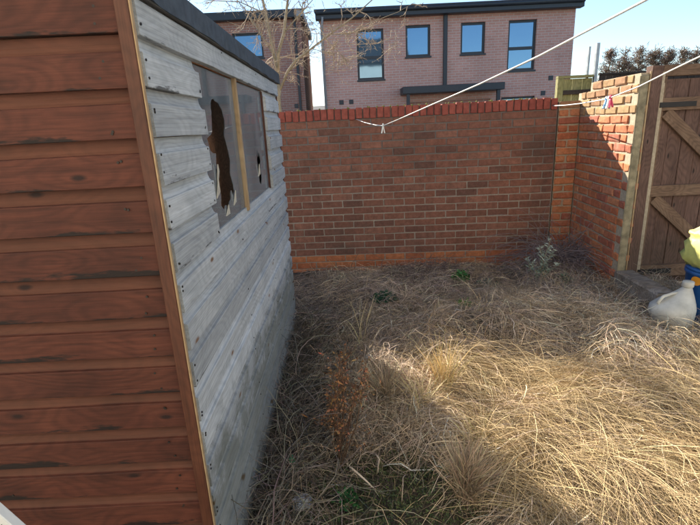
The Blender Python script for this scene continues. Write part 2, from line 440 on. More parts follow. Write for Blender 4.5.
# bricks of the stretch behind the shed
hb = MB()
for c in range(21):
    x = -2.2 + (0 if c % 2 else BP/2)
    while x < -.03:
        x1 = min(x+BP-.011, -.006)
        hb.box(x, x1, -.0005, .02, c*CP+.0055, (c+1)*CP-.0055); x += BP
tag(hb.build('brickwork', M['brick'], wall), kind='stuff')
x = -.45; i = 0
while x < WL-.02:
    link('coping_brick', COP[i % 6], wall, (x, .098+random.gauss(0, .002), 21*CP+.0605+random.gauss(0, .0022)), (random.gauss(0, .012), random.gauss(0, .02), random.gauss(0, .02)))
    x += .0765; i += 1
MB().box(-2.2, WL-.02, .01, .19, 21*CP+.006, 21*CP+.105).build('coping_mortar', M['mortar'], wall)
mo = MB()
x = -.45
while x < WL-.05:
    if random.random() < .75:
        for q in range(random.randint(2, 5)):
            a = x+.038+random.gauss(0, .008); yb = random.uniform(-.012, .12)
            r = random.uniform(.004, .011)
            mo.lathe([(21*CP+.108, r*.8, 0), (21*CP+.117+r*.5, r, 0), (21*CP+.118+r*1.3, r*.45, 0)], 6, a, yb)
    x += .0765
tag(mo.build('moss_tufts', M['moss'], wall), kind='stuff')

# old wall towards the gate
OST = brick_meshes(.214, .10, .066, 10, .006, .008, M['oldbrick'])
OHF = brick_meshes(.101, .10, .066, 5, .006, .008, M['oldbrick'])
OSTT = brick_meshes(.214, .10, .066, 6, .006, .009, M['oldbrick_top'])
OHFT = brick_meshes(.101, .10, .066, 3, .0035, .008, M['oldbrick_top'])
old_rz = math.atan2(-1.15, -.105)
old = empty('old_brick_wall', (2.515, 5.135, 0), old_rz)
tag(old, 'older orange brick wall with ragged top between back wall and gate', 'wall')
OL = 1.145
MB().box(-.10, OL-.004, .012, .21, -.1, 23*CP-.01).build('mortar_core', M['oldmortar'], old)
MB().box(.18, OL-.006, .016, .205, 23*CP-.012, 24*CP-.004).build('mortar_cap', M['oldmortar'], old)
lay(old, 24, OL, None, None, lambda c: (OSTT, OHFT) if c > 19 else (OST, OHF), 0.0, jy=.0035, name='brick', skip=lambda c, x: c == 23 and x < .15)
MB().box(OL-.003, OL+.022, .004, .072, -.08, 24*CP-.02).build('cement_edge', M['concrete'], old, bevel=.008)
# short return beside the joint
pier = empty('brick_pier', (-.75+WL*math.cos(WALL_RZ), 5.2755+.0568*.75+WL*math.sin(WALL_RZ), 0), WALL_RZ)
tag(pier, 'narrow old brick pier closing the corner at right end of back wall', 'pier')
MB().box(.014, .235, .022, .215, -.08, 22*CP-.004).build('mortar_core', M['oldmortar'], pier)
for c in range(22):
    ms = OSTT if c > 20 else OST; mh = OHFT if c > 20 else OHF
    z = c*CP+CP/2
    if c % 2:
        link('brick', random.choice(ms), pier, (.125, .060+random.gauss(0, .003), z), (0, 0, random.gauss(0, .01)))
    else:
        for q in (.066, .182): link('brick', random.choice(mh), pier, (q, .060+random.gauss(0, .003), z), (0, 0, random.gauss(0, .01)))

# ------------------------------------------------------------------ shed
SX, SY0, SY1 = -.505, 1.250, 3.75
PITCHB = .122
shed = empty('garden_shed', (SX, SY0, 0))
tag(shed, 'timber garden shed with stained front, weathered grey side and a broken window', 'shed')
def board_mesh(L, name, h=PITCHB+.006, x0=None, ends=(0, 0)):
    """shiplap board, length along X from 0, face towards -Y, z=0 at lower edge"""
    prof = [(.004, .0035), (-.0195, .0035), (-.0210, .005), (-.0208, .0845), (-.0198, .0868), (-.0120, .0885), (-.0068, .096), (-.0025, .108), (-.0015, h), (.004, h)]
    n = max(2, int(L/.16)); vv = []; ff = []; k = len(prof)
    wob = [random.gauss(0, .0009) for _ in range(n+1)]; wz = [random.gauss(0, .0008) for _ in range(n+1)]
    for i in range(n+1):
        xx = L*i/n
        if i == 0: xx -= ends[0]
        if i == n: xx += ends[1]
        for (yy, zz) in prof: vv.append((xx, yy+(wob[i] if yy < 0 else 0), zz+(wz[i] if zz < .05 else 0)))
    for i in range(n):
        for j in range(k-1):
            ff.append((i*k+j, (i+1)*k+j, (i+1)*k+j+1, i*k+j+1))
    ff.append(tuple(range(k-1, -1, -1))); ff.append(tuple(range(n*k, n*k+k)))
    me = bpy.data.meshes.new(name); me.from_pydata(vv, [], [tuple(reversed(f)) for f in ff]); me.update()
    return me
ROW0 = 1.855
WY0, WY1, WZ0, WZ1 = 1.722-SY0, 3.12-SY0, 1.245, 1.852      # window along the side, local
# front (faces -Y); local x from -1.8 to 0
rows = [ROW0 - PITCHB*k for k in range(-1, 16)]
nails = MB()
def nail(p, ax):
    # little flat head
    for s_ in (0,):
        a = [Vector(p)+Vector(q)*.0032 for q in (((-1,0,-.4),(-.4,0,-1),(.4,0,-1),(1,0,-.4),(1,0,.4),(.4,0,1),(-.4,0,1),(-1,0,.4)) if ax == 'y' else ((0,-1,-.4),(0,-.4,-1),(0,.4,-1),(0,1,-.4),(0,1,.4),(0,.4,1),(0,-.4,1),(0,-1,.4)))]
        off = Vector((0, -.0022, 0)) if ax == 'y' else Vector((.0022, 0, 0))
        vv = [q for q in a]+[q+off for q in a]
        nails.add(vv, [tuple(range(8, 16)) if ax == 'x' else tuple(range(15, 7, -1))]+[(i, (i+1) % 8, 8+(i+1) % 8, 8+i) for i in range(8)])
for z in rows:
    ins = .27 if z > 1.9 else 0.0
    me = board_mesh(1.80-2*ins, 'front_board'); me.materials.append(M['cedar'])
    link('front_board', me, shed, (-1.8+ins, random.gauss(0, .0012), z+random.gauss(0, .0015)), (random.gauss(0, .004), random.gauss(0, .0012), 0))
    for dx in (-.072, -.075-random.random()*.01):
        nail((dx+random.gauss(0, .004), -.0208, z+random.choice((.022, .07))+random.gauss(0, .004)), 'y')
    for xx in (-.62, -1.2, -1.75):
        nail((xx+random.gauss(0, .01), -.0208, z+.03+random.gauss(0, .006)), 'y')
# upper gable boards
for q, (z, inset) in enumerate(((ROW0+2*PITCHB, .61),)):
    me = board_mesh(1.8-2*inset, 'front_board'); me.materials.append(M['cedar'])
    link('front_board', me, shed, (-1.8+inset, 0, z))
# side (faces +X): board local X runs along world +Y -> rotate 90 deg: local -Y -> +X
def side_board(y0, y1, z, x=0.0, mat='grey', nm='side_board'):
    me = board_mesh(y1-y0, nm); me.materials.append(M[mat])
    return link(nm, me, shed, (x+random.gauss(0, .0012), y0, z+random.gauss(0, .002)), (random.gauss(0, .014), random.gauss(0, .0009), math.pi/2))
L = SY1-SY0
for k, z in enumerate(rows):
    kk = k-1
    if kk < 0: continue
    if 1 <= kk <= 5:
        side_board(.002, WY0+random.gauss(0, .003), z); side_board(WY1+.002+random.gauss(0, .003), L, z)
        ys = [.012, .014, WY0-.02, WY0-.022, L-.02]
    else:
        side_board(.002, L, z)
        ys = [.012, .014, .82, 1.6, L-.02]
    for yv in ys:
        nail((.0208, yv+random.gauss(0, .003), z+random.choice((.022, .072))+random.gauss(0, .006)), 'x')
tag(nails.build('nails', M['iron'], shed), kind='stuff')
# back and far sides, simple boards
for z in rows:
    if z > 1.9: continue
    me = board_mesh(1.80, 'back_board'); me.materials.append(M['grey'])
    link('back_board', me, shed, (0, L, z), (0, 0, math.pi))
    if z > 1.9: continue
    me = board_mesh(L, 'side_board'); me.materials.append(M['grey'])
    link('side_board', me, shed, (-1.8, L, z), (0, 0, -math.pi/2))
for y0, y1, mt in ((-.006, .006, 'cedar'), (L-.006, L+.006, 'grey')):
    MB().add([(-1.8, y0, 1.965), (0, y0, 1.965), (-.02, y0, 2.005), (-.9, y0, 2.335), (-1.78, y0, 2.005), (-1.8, y1, 1.965), (0, y1, 1.965), (-.02, y1, 2.005), (-.9, y1, 2.335), (-1.78, y1, 2.005)],
             [(0,1,2,3,4), (9,8,7,6,5)]+[(i, i+5, (i+1) % 5+5, (i+1) % 5) for i in range(5)]).build('gable_panel', M[mt], shed)
# inner skin, posts and floor
MB().box(-1.79, -1.775, .02, L-.02, .05, 1.97).build('inner_lining', M['inside'], shed)
MB().box(-1.77, -.02, .02, L-.02, .02, .05).build('shed_floor', M['inside'], shed)
MB().box(-1.77, -.03, L-.03, L-.015, .06, 1.97).build('inner_lining', M['inside'], shed)
MB().box(-1.77, -.03, .015, .03, .06, 1.97).build('inner_lining', M['inside'], shed)
for yv in (WY0-.045, WY1+.004, .03, L-.075):
    MB().box(-.045, -.006, yv, yv+.04, .05, 1.96).build('stud', M['inside'], shed)
MB().box(-.045, -.006, WY0, WY1, WZ0-.045, WZ0-.006).build('window_sill', M['inside'], shed)
MB().box(-.045, -.006, WY0, WY1, WZ1+.006, WZ1+.045).build('window_head', M['inside'], shed)
MB().box(-.125, -.112, .80, 1.50, 1.0, 1.93).build('plywood_sheet', M['inside'], shed)
# corner battens
def stick(name, lx, ly, lz, mat, loc, parent, rot=(0, 0, 0), bev=.002):
    """long axis along local X"""
    me = MB().box(-lx/2, lx/2, -ly/2, ly/2, -lz/2, lz/2).mesh(name); bevel_mesh(me, bev); me.materials.append(M[mat])
    return link(name, me, parent, loc, rot)
stick('corner_batten', 2.0, .018, .034, 'trim', (.002, -.0302, .99), shed, (0, -math.pi/2, 0))
stick('lit_batten_edge', 2.0, .013, .004, 'trim_pale', (.0212, -.0305, .99), shed, (0, -math.pi/2, 0), .001)  # pale strip puts the batten's lit side edge into colour
stick('corner_batten', 2.0, .02, .04, 'trim', (-.012, L+.024, .99), shed, (0, -math.pi/2, 0))
# window: glazing bar, end batten, broken pane, whole pane
stick('glazing_bar', WZ1-WZ0+.02, .030, .020, 'trim_pale', (.002, 2.335-SY0, (WZ0+WZ1)/2), shed, (0, -math.pi/2, 0))
stick('end_batten', WZ1-WZ0-.004, .022, .016, 'trim', (-.004, WY1-.013, (WZ0+WZ1)/2), shed, (0, -math.pi/2, 0))
win = empty('window', (0, 0, 0)); win.parent = shed
def pane(y0, y1, hole=None):
    """glass sheet in the plane x=-.008, hole given as (y,z) loop inside"""
    bm = bmesh.new()
    ring = [(y0, WZ0), (y1, WZ0), (y1, WZ1), (y0, WZ1)]
    def loop(pts):
        vs_ = [bm.verts.new((-.008, p[0], p[1])) for p in pts]
        return [bm.edges.new((vs_[i], vs_[(i+1) % len(vs_)])) for i in range(len(vs_))]
    ed = loop(ring)
    if hole: ed += loop(hole)
    bmesh.ops.triangle_fill(bm, use_beauty=True, use_dissolve=False, edges=ed)
    bm.normal_update()
    me = bpy.data.meshes.new('pane'); bm.to_mesh(me); bm.free()
    me.materials.append(M['shed_glass'])
    o = link('pane', me, win)
    md = o.modifiers.new('thick', 'SOLIDIFY'); md.thickness = .003; md.offset = 0
    return o
hole = [(1.93,1.735),(1.965,1.752),(2.02,1.735),(2.06,1.70),(2.075,1.655),(2.05,1.61),(2.075,1.55),(2.09,1.49),(2.07,1.45),(2.085,1.40),(2.10,1.36),(2.07,1.345),(2.05,1.37),(2.03,1.335),(1.985,1.30),(1.96,1.325),(1.935,1.31),(1.90,1.335),(1.915,1.375),(1.90,1.41),(1.925,1.455),(1.905,1.50),(1.92,1.54),(1.86,1.555),(1.845,1.60),(1.905,1.625),(1.915,1.68)]
jag = []
for q in range(len(hole)):
    (a, b), (c2, d) = hole[q], hole[(q+1) % len(hole)]
    for f in (0, .33, .66):
        r_ = .008 if f else .003
        jag.append((1.965+(a+(c2-a)*f-1.965)*1.3+random.uniform(-r_, r_)-SY0, b+(d-b)*f+random.uniform(-.5, .5)*r_))
pane(WY0+.001, 2.322-SY0, jag)
pane(2.348-SY0, WY1-.022, [(a-SY0, b) for a, b in ((2.78, 1.33), (2.83, 1.30), (2.87, 1.345), (2.85, 1.40), (2.89, 1.44), (2.86, 1.50), (2.82, 1.47), (2.80, 1.52), (2.77, 1.45), (2.79, 1.39))])
# shards left standing at the hole edge
shard_mat = plain('cracked_glass', (.62, .58, .48), .3, var=.1)
for (a, b, c2, d, e, f) in ((1.855,1.40,1.875,1.50,1.91,1.47),(1.83,1.37,1.855,1.44,1.885,1.39),(1.94,1.28,1.97,1.325,2.0,1.28),(2.09,1.30,2.12,1.365,2.14,1.31),(2.76,1.36,2.78,1.43,2.82,1.37)):
    y_ = -SY0
    MB().add([(-.004, a+y_, b), (.004, c2+y_, d), (-.003, e+y_, f), (-.007, a+y_, b), (.001, c2+y_, d), (-.006, e+y_, f)], [(0,1,2),(5,4,3),(0,3,4,1),(1,4,5,2),(2,5,3,0)]).build('glass_shard', shard_mat, win)
# roof
roof = empty('roof'); roof.parent = shed
eX, eZ = .034, 2.026
def slab(x0, z0, x1, z1, t, y0, y1):
    return MB().add([(x0,y0,z0),(x1,y0,z1),(x1,y1,z1),(x0,y1,z0),(x0,y0,z0-t),(x1,y0,z1-t),(x1,y1,z1-t),(x0,y1,z0-t)],
                    [(0,1,2,3),(7,6,5,4),(0,4,5,1),(1,5,6,2),(2,6,7,3),(3,7,4,0)])
slab(-.9, 2.36, eX-.004, eZ+.002, .018, -.05, L+.045).build('roof_felt', M['felt'], roof)
slab(-1.8-eX, eZ+.002, -.9, 2.36, .018, -.05, L+.045).build('roof_felt', M['felt'], roof)
# felt turned down over the eaves, wavy
fe = MB(); n = 40; vv = []; ff = []
for i in range(n+1):
    yy = -.05+(L+.095)*i/n; wv_ = .0018*math.sin(i*1.3)+random.gauss(0, .0008)
    zb = 1.950+.0015*math.sin(i*.7+1)+random.gauss(0, .0006)
    vv += [(eX-.01, yy, eZ+.004), (eX+wv_, yy, eZ-.006), (eX+wv_*1.5+.001, yy, zb), (eX-.004, yy, zb), (eX-.012, yy, eZ-.02)]
for i in range(n):
    for j in range(5):
        j2 = (j+1) % 5; ff.append((i*5+j, i*5+j2, (i+1)*5+j2, (i+1)*5+j))
ff += [(4,3,2,1,0), tuple(n*5+j for j in range(5))]
fe.add(vv, ff); fe.build('felt_edge', M['felt'], roof)
stick('fascia_board', L+.08, .016, .075, 'grey', (.0225, L/2, 1.985), roof, (0, 0, math.pi/2))

# ------------------------------------------------------------------ gate
gate = empty('timber_gate', (2.60, 4.03, 0))
tag(gate, 'brown ledged and braced timber gate at the right edge, beside old brick wall', 'gate')
for k in range(8):
    xb = .065+k*.125
    me = MB().box(-.88, .88, -.010, .010, -.0605, .0605).mesh('board'); bevel_mesh(me, .003); me.materials.append(M['gate'])
    link('board', me, gate, (xb, random.gauss(0, .002), .98), (0, -math.pi/2, 0))
def rail(z, h, nm='rail'):
    stick(nm, .98, .035, h, 'gate_rail', (.50, -.030, z), gate)
rail(1.665, .10); rail(.95, .095); rail(.225, .11)
def brace(x0, z0, x1, z1):
    dx, dz = x1-x0, z1-z0; Lb = math.hypot(dx, dz)
    stick('brace', Lb, .030, .095, 'gate_rail', ((x0+x1)/2, -.028, (z0+z1)/2), gate, (0, -math.atan2(dz, dx), 0))
brace(.07, 1.60, .74, 1.01); brace(.07, .885, .74, .29)
stick('edge_board', 1.80, .022, .05, 'gate_rail', (.022, -.022, .98), gate, (0, -math.pi/2, 0))
hg = MB().box(.0, .30, -.056, -.0485, 1.64, 1.68); hg.build('strap_hinge', M['iron'], gate)
MB().box(.0, .30, -.056, -.0485, .20, .245).build('strap_hinge', M['iron'], gate)
gp = empty('gate_post', (2.545, 4.015, 0))
tag(gp, 'square brown timber gate post between old brick wall and gate', 'post')
stick('post', 2.05, .09, .088, 'gate', (0, 0, .94), gp, (0, -math.pi/2, 0), .004)
stick('lit_post_edge', 1.95, .012, .012, 'trim_pale', (-.053, -.039, .95), gp, (0, -math.pi/2, 0), .002)  # pale strip painting the sunlit left edge of the post
hd = empty('gate_lintel', (2.60, 4.03, 0)); tag(hd, 'dark horizontal timber beam above the gate', 'beam')
stick('beam', 1.2, .085, .085, 'gate_rail', (.60, .004, 1.925), hd, bev=.004)

yf = empty('timber_fence', (3.66, 4.03, 0)); tag(yf, 'brown board fence running on from the gate, past the right edge', 'fence')
for k in range(14): stick('board', 1.86, .016, .118, 'gate', (.06+k*.122, 0, .93), yf, (0, -math.pi/2, 0))
stick('cap_rail', 1.74, .05, .03, 'gate_rail', (.85, 0, 1.877), yf)
stick('post', 2.0, .09, .09, 'gate', (-.045, .0, .95), yf, (0, -math.pi/2, 0), .004)

# ------------------------------------------------------------------ timber sleeper edging
def timber_sleeper():
    t = empty('timber_sleeper', (2.41, 4.03, 0)); tag(t, 'weathered grey timber sleeper lying on the ground in front of the gate', 'sleeper')
    a = Vector((2.485, 4.0, 0)); b = Vector((2.47, 3.38, 0)); d = b-a
    n = 14; vv = []; ff = []
    prof = [(-.078, -.03), (-.082, .10), (-.080, .245), (-.062, .262), (.062, .265), (.080, .245), (.082, .06), (.078, -.03)]
    nn = d.normalized(); sd = Vector((-nn.y, nn.x, 0))*-1
    k = len(prof)
    for i in range(n+1):
        p = a+d*i/n-Vector((2.41, 4.03, 0))
        for (s_, z) in prof:
            jj = random.gauss(0, .002)
            vv.append(p+sd*(-s_+jj)+Vector((0, 0, z-.015+random.gauss(0, .0018))))
    for i in range(n):
        for j in range(k):
            ff.append((i*k+j, i*k+(j+1) % k, (i+1)*k+(j+1) % k, (i+1)*k+j))
    ff += [tuple(range(k-1, -1, -1)), tuple(range(n*k, n*k+k))]
    me = MB().add(vv, ff).mesh('timber'); me.materials.append(M['sleeper'])
    bm = bmesh.new(); bm.from_mesh(me); bmesh.ops.recalc_face_normals(bm, faces=bm.faces); bm.to_mesh(me); bm.free()
    link('timber', me, t)
timber_sleeper()

# made-up jug, tub and sack in place of presumed window reflections
jug = empty('reflection_jug', (2.41, 3.20, .05)); tag(jug, 'squat white jug with narrow neck by the blue tub, made up for a window reflection', 'jug')
MB().lathe([(0, .105, 0), (.012, .118, 0), (.06, .135, -.012), (.115, .150, -.025), (.16, .148, -.02), (.195, .125, .0), (.235, .088, .03), (.27, .058, .052), (.30, .036, .066), (.318, .030, .07)], 24).build('body', M['plastic_white'], jug)
MB().lathe([(.315, .036, .07), (.318, .038, .07), (.352, .038, .071), (.356, .034, .071)], 18).build('cap', M['plastic_white'], jug)
MB().tube([(-.10, 0, .16), (-.135, 0, .20), (-.10, 0, .245), (-.03, 0, .265), (.045, 0, .272)], .012, 8).build('handle', M['plastic_white'], jug)
tub = empty('reflection_tub', (2.75, 3.30, .0)); tag(tub, 'blue tub with round orange emblem at the right edge, made up for a window reflection', 'tub')
MB().lathe([(0, .150, 0), (.01, .158, 0), (.22, .172, 0), (.42, .182, 0), (.425, .192, 0), (.448, .192, 0), (.452, .18, 0)], 32).build('body', M['plastic_blue'], tub)
MB().lathe([(.4525, .188, 0), (.47, .188, 0), (.476, .17, 0)], 32).build('lid', M['plastic_blue'], tub)
em = MB(); k = 24; aa = math.radians(196)
rr = .1845; vv = []
for i in range(k):
    an = 2*math.pi*i/k
    th = aa+.040*math.cos(an)/rr*1.0; vv.append((rr*math.cos(th)*1.0, rr*math.sin(th), .385+.034*math.sin(an)))
vv += [(p[0]*.985, p[1]*.985, p[2]) for p in vv]
em.add(vv, [tuple(range(k))]+[(i, i+k, (i+1) % k+k, (i+1) % k) for i in range(k)]); em.build('emblem', M['orange'], tub)
sack = empty('reflection_sack', (2.73, 3.30, .474)); tag(sack, 'bright yellow sack standing on the blue tub, made up for a window reflection', 'sack')
bm = bmesh.new(); bmesh.ops.create_cube(bm, size=1)
bmesh.ops.subdivide_edges(bm, edges=list(bm.edges), cuts=7, use_grid_fill=True)
for v_ in bm.verts:
    x, y, z = v_.co*2
    rr = (abs(x)**4+abs(y)**4)**.25
    f = 1-.12*abs(z)**3
    px = x*.165*f*(1-.10*max(0, z)); py = y*.11*f
    n_ = .012*math.sin(9*x+4*z)+.010*math.sin(13*z-7*y+x*3)+.006*math.sin(23*x+17*z)
    l_ = math.hypot(px, py)+1e-6
    zz = (z+1)/2*(.36 - (.10 if x < 0 else 0)*max(0, -x)*max(0, z))
    v_.co = Vector((px*(1+n_/.14), py*(1+n_/.12), zz+.008*math.sin(11*x+6*y) if z > 0 else zz))
me = bpy.data.meshes.new('bag'); bm.to_mesh(me); bm.free(); me.materials.append(M['plastic_yellow'])
me.polygons.foreach_set('use_smooth', [True]*len(me.polygons)); link('bag', me, sack)
MB().tube([(-.06, -.02, .35), (0, -.03, .375), (.06, -.02, .36)], [.012, .018, .012], 8).build('tied_top', M['plastic_yellow'], sack)

# ------------------------------------------------------------------ houses beyond the wall
def facade(x0, x1, z0, z1, y, openings, t, mat, parent, name='wall'):
    """front wall with real openings, cut into cells"""
    xs = sorted({x0, x1, *[o[0] for o in openings], *[o[1] for o in openings]})
    zs = sorted({z0, z1, *[o[2] for o in openings], *[o[3] for o in openings]})
    b = MB()
    for i in range(len(xs)-1):
        for j in range(len(zs)-1):
            cx, cz = (xs[i]+xs[i+1])/2, (zs[j]+zs[j+1])/2
            if any(o[0] < cx < o[1] and o[2] < cz < o[3] for o in openings): continue
            b.add([(xs[i], y, zs[j]), (xs[i+1], y, zs[j]), (xs[i+1], y, zs[j+1]), (xs[i], y, zs[j+1])], [(0, 1, 2, 3)])
    for o in openings:
        a, c, d, e = o
        b.add([(a,y,d),(c,y,d),(c,y,e),(a,y,e),(a,y+t,d),(c,y+t,d),(c,y+t,e),(a,y+t,e)], [(0,4,5,1),(1,5,6,2),(2,6,7,3),(3,7,4,0)])
    return b.build(name, mat, parent)
def window(parent, x0, x1, z0, z1, y, transom=None):
    f = empty('window'); f.parent = parent
    t = .065; fr = MB()
    fr.box(x0, x0+t, y, y+.07, z0, z1); fr.box(x1-t, x1, y, y+.07, z0, z1)
    fr.box(x0+t, x1-t, y, y+.07, z0, z0+t); fr.box(x0+t, x1-t, y, y+.07, z1-t, z1)
    if transom: fr.box(x0+t, x1-t, y-.003, y+.07, transom-.045, transom+.045)
    fr.build('frame', M['anthracite'], f)
    zz = [(z0+t, z1-t)] if not transom else [(z0+t, transom-.045), (transom+.045, z1-t)]
    for a, b in zz: MB().box(x0+t, x1-t, y+.03, y+.045, a, b).build('pane', M['house_glass'], f)
    MB().box(x0-.03, x1+.03, y-.11, y+.03, z0-.055, z0-.004).build('sill', M['anthracite'], f)
h1 = empty('brick_house', (3.4, 16, -.1)); tag(h1, 'long two-storey brick house with four dark-framed windows behind the wall', 'house')
h1i = lambda x: x-3.4
HX0, HX1, HZ = -.57, 7.42, 4.98
op = [(.55, 1.40, 3.0, 4.48), (2.10, 2.88, 3.62, 4.53), (3.84, 4.61, 3.62, 4.53), (5.34, 6.23, 3.06, 4.53), (2.2, 4.85, .2, 2.25), (5.2, 6.3, 1.0, 2.26)]
op = [(a-3.4, b-3.4, c+.1, d+.1) for a, b, c, d in op]
facade(HX0-3.4, HX1-3.4, 0, HZ+.1, 0, op, .09, M['house'], h1)
b = MB(); b.add([(HX1-3.4,0,0),(HX1-3.4,8,0),(HX1-3.4,8,5.9),(HX1-3.4,0,5.08)], [(0,1,2,3)]); b2 = MB().add([(HX0-3.4,0,0),(HX0-3.4,8,0),(HX0-3.4,8,5.9),(HX0-3.4,0,5.08)], [(3,2,1,0)]); b2.build('side_wall', plain('low_bounce_grey', (.16, .155, .15), .95), h1)  # unseen left side, made dark grey to cut light bounced onto the neighbour
b.add([(HX0-3.4,8,0),(HX1-3.4,8,0),(HX1-3.4,8,5.9),(HX0-3.4,8,5.9)], [(3,2,1,0)]); b.build('side_wall', M['house'], h1)
for k, o in enumerate(op):
    if k < 4: window(h1, *o, .075, transom=(o[2]+.66 if k in (0, 3) else None))
MB().box(op[4][0], op[4][1], .06, .09, op[4][2], op[4][3]).build('garage_door', M['house2'], h1)
window(h1, *op[5], .075)
b = MB().box(HX0-3.4-.12, HX1-3.4+.12, -.30, -.02, HZ-.12+.0, HZ+.13); b.build('eaves_fascia', M['anthracite'], h1, bevel=.012)
b = MB().tube([(HX0-3.5, -.34, HZ+.06), (HX1-3.3, -.34, HZ+.06)], .06, 8); b.build('gutter', M['anthracite'], h1)
b = MB(); b.add([(HX0-3.55,-.36,HZ+.15),(HX1-3.25,-.36,HZ+.15),(HX1-3.25,8.1,6.1),(HX0-3.55,8.1,6.1),(HX0-3.55,-.36,HZ+.08),(HX1-3.25,-.36,HZ+.08),(HX1-3.25,8.1,6.0),(HX0-3.55,8.1,6.0)],[(0,1,2,3),(7,6,5,4),(0,4,5,1),(1,5,6,2),(2,6,7,3),(3,7,4,0)])
b.build('roof', M['rooftile'], h1)
MB().box(3.28-3.4, 3.40-3.4, -.10, -.003, 2.6+.1, HZ).build('downpipe', M['anthracite'], h1, bevel=.01)
MB().tube([(HX0-3.4+.10, -.30, HZ-.05), (HX0-3.4+.06, -.2, HZ-.3), (HX0-3.4+.05, -.06, HZ-.5), (HX0-3.4+.05, -.06, .2)], .035, 8).build('downpipe', M['white_gutter'], h1)
cn = empty('canopy'); cn.parent = h1
MB().box(1.9-3.4, 5.06-3.4, -.75, -.004, 2.47+.1, 2.68+.1).build('canopy_roof', M['anthracite'], cn, bevel=.01)
for xx in (2.02, 4.84): MB().box(xx-3.4, xx+.10-3.4, -.70, -.60, 0, 2.468+.1).build('canopy_post', M['anthracite'], cn)
for (xx, zz) in ((-.02, 2.35), (.30, 2.35), (6.56, 2.33), (6.78, 2.78)):
    MB().box(xx-3.4-.07, xx-3.4+.07, -.02, .0, zz+.03, zz+.17).build('vent', M['anthracite'], h1)

h2 = empty('neighbour_house', (-3.4, 17, -.1)); tag(h2, 'darker brick house behind bare tree, left of the gap between houses', 'house')
op2 = [(-3.55+3.4, -2.55+3.4, 3.95+.1, 4.72+.1)]
facade(-3.6, 2.15, 0, 5.25, 0, op2, .09, M['house2'], h2)
window(h2, *op2[0], .075)
b = MB(); b.add([(2.15,0,0),(2.15,4.0,0),(2.15,4.0,5.3),(2.15,0,5.25)], [(0,1,2,3)]); b.add([(-3.6,0,0),(-3.6,4,0),(-3.6,4,5.3),(-3.6,0,5.25)], [(3,2,1,0)])
b.add([(-3.6,4,0),(2.15,4,0),(2.15,4,5.3),(-3.6,4,5.3)], [(3,2,1,0)]); b.build('side_wall', M['house2'], h2)
MB().box(-3.7, 2.28, -.28, 4.1, 5.17, 5.42).build('roof', M['anthracite'], h2, bevel=.015)
MB().box(2.06, 2.30, -.30, -.12, 5.19, 5.36).build('soffit_end', M['white_gutter'], h2)
MB().box(1.92, 2.0, -.08, -.003, .2, 5.17).build('downpipe', M['anthracite'], h2)
MB().box(1.75, 1.88, -.02, 0, 2.38, 2.52).build('vent', M['anthracite'], h2)
h3 = empty('far_house', (-2.2, 42, -.1)); tag(h3, 'distant low brick house seen through the gap between the houses', 'house')
MB().box(-6, 6, 0, 8, 0, 2.6).build('wall', M['house2'], h3)
b = MB(); b.add([(-6.2,-.3,2.55),(6.2,-.3,2.55),(6.2,8.3,2.55),(-6.2,8.3,2.55),(-6.2,4,3.6),(6.2,4,3.6)], [(0,1,5,4),(2,3,4,5),(1,2,5),(3,0,4),(3,2,1,0)]); b.build('roof', M['rooftile'], h3)

# the house the yard belongs to, unseen, added pale to bounce sun into shade
M['render'] = plain('bounce_cream_render', (.70, .66, .58), .9, var=.08, scale=3)
h0 = empty('unseen_yard_house', (0, -.75, -.1)); tag(h0, 'unseen cream rendered house behind the viewpoint, added to bounce sun into the yard', 'house')
op0 = [(-.7, .9, 1.05, 2.2), (1.7, 2.6, .15, 2.2), (-.6, .6, 3.3, 4.5), (1.9, 2.9, 3.3, 4.5)]
f0 = facade(-3.6, 4.4, 0, 5.6, 0, op0, -.09, M['render'], h0)
f0.data.flip_normals()
for o in op0: MB().box(o[0], o[1], -.11, -.09, o[2], o[3]).build('pane', M['house_glass'], h0)
MB().box(-3.6, 4.4, -7, -.12, 0, 5.58).build('body', M['render'], h0)
MB().add([(-3.8,.3,5.55),(4.6,.3,5.55),(4.6,-7.3,5.55),(-3.8,-7.3,5.55),(-3.8,-3.5,7.6),(4.6,-3.5,7.6)], [(0,1,5,4),(2,3,4,5),(1,2,5),(3,0,4),(3,2,1,0)]).build('roof', M['rooftile'], h0)

# ------------------------------------------------------------------ things behind the right end of the wall
fp = empty('fence_panel', (2.62, 6.0, -.1)); tag(fp, 'mossy greenish timber fence panel end showing above the wall corner', 'fence')
stick('post', 2.14, .07, .07, 'fence_green', (.035, 0, 1.07), fp, (0, -math.pi/2, 0), .004)
for k in range(3): stick('board', 2.12, .016, .115, 'fence_green', (.135+k*.12, .01, 1.075), fp, (0, -math.pi/2, 0))
stick('cap_rail', .43, .07, .03, 'fence_green', (.215, 0, 2.156), fp)
stick('rail', .36, .03, .05, 'fence_dark', (.25, -.018, 1.98), fp)
for k, (xx, top, yy, lab) in enumerate(((3.0, 2.39, 6.05, 'thinner grey metal upright, left one of the pair above wall corner'), (3.075, 2.42, 6.0, 'thicker grey metal upright, right one of the pair above wall corner'))):
    p = empty('metal_post', (xx, yy, -.1)); tag(p, lab, 'post', 'pair of metal uprights')
    wv = .022 if k == 0 else .036
    MB().box(-wv/2, wv/2, -.03, -.026, 0, top+.1).box(-wv/2, -wv/2+.004, -.0262, .01, 0, top+.1).build('channel', M['galv'], p)
    MB().box(-wv/2-.006, wv/2+.006, -.034, .014, 1.99, 2.02).build('clip', M['galv'], p)
df = empty('timber_fence', (4.6, 8.7, -.1)); tag(df, 'dark timber fence behind the gate, below the row of shrubs', 'fence')
for k in range(24): stick('board', 2.36, .016, .115, 'fence_dark', (.0+k*.12, 0, 1.18), df, (0, -math.pi/2, 0))
stick('cap_rail', 2.9, .06, .03, 'fence_dark', (1.38, 0, 2.375), df)

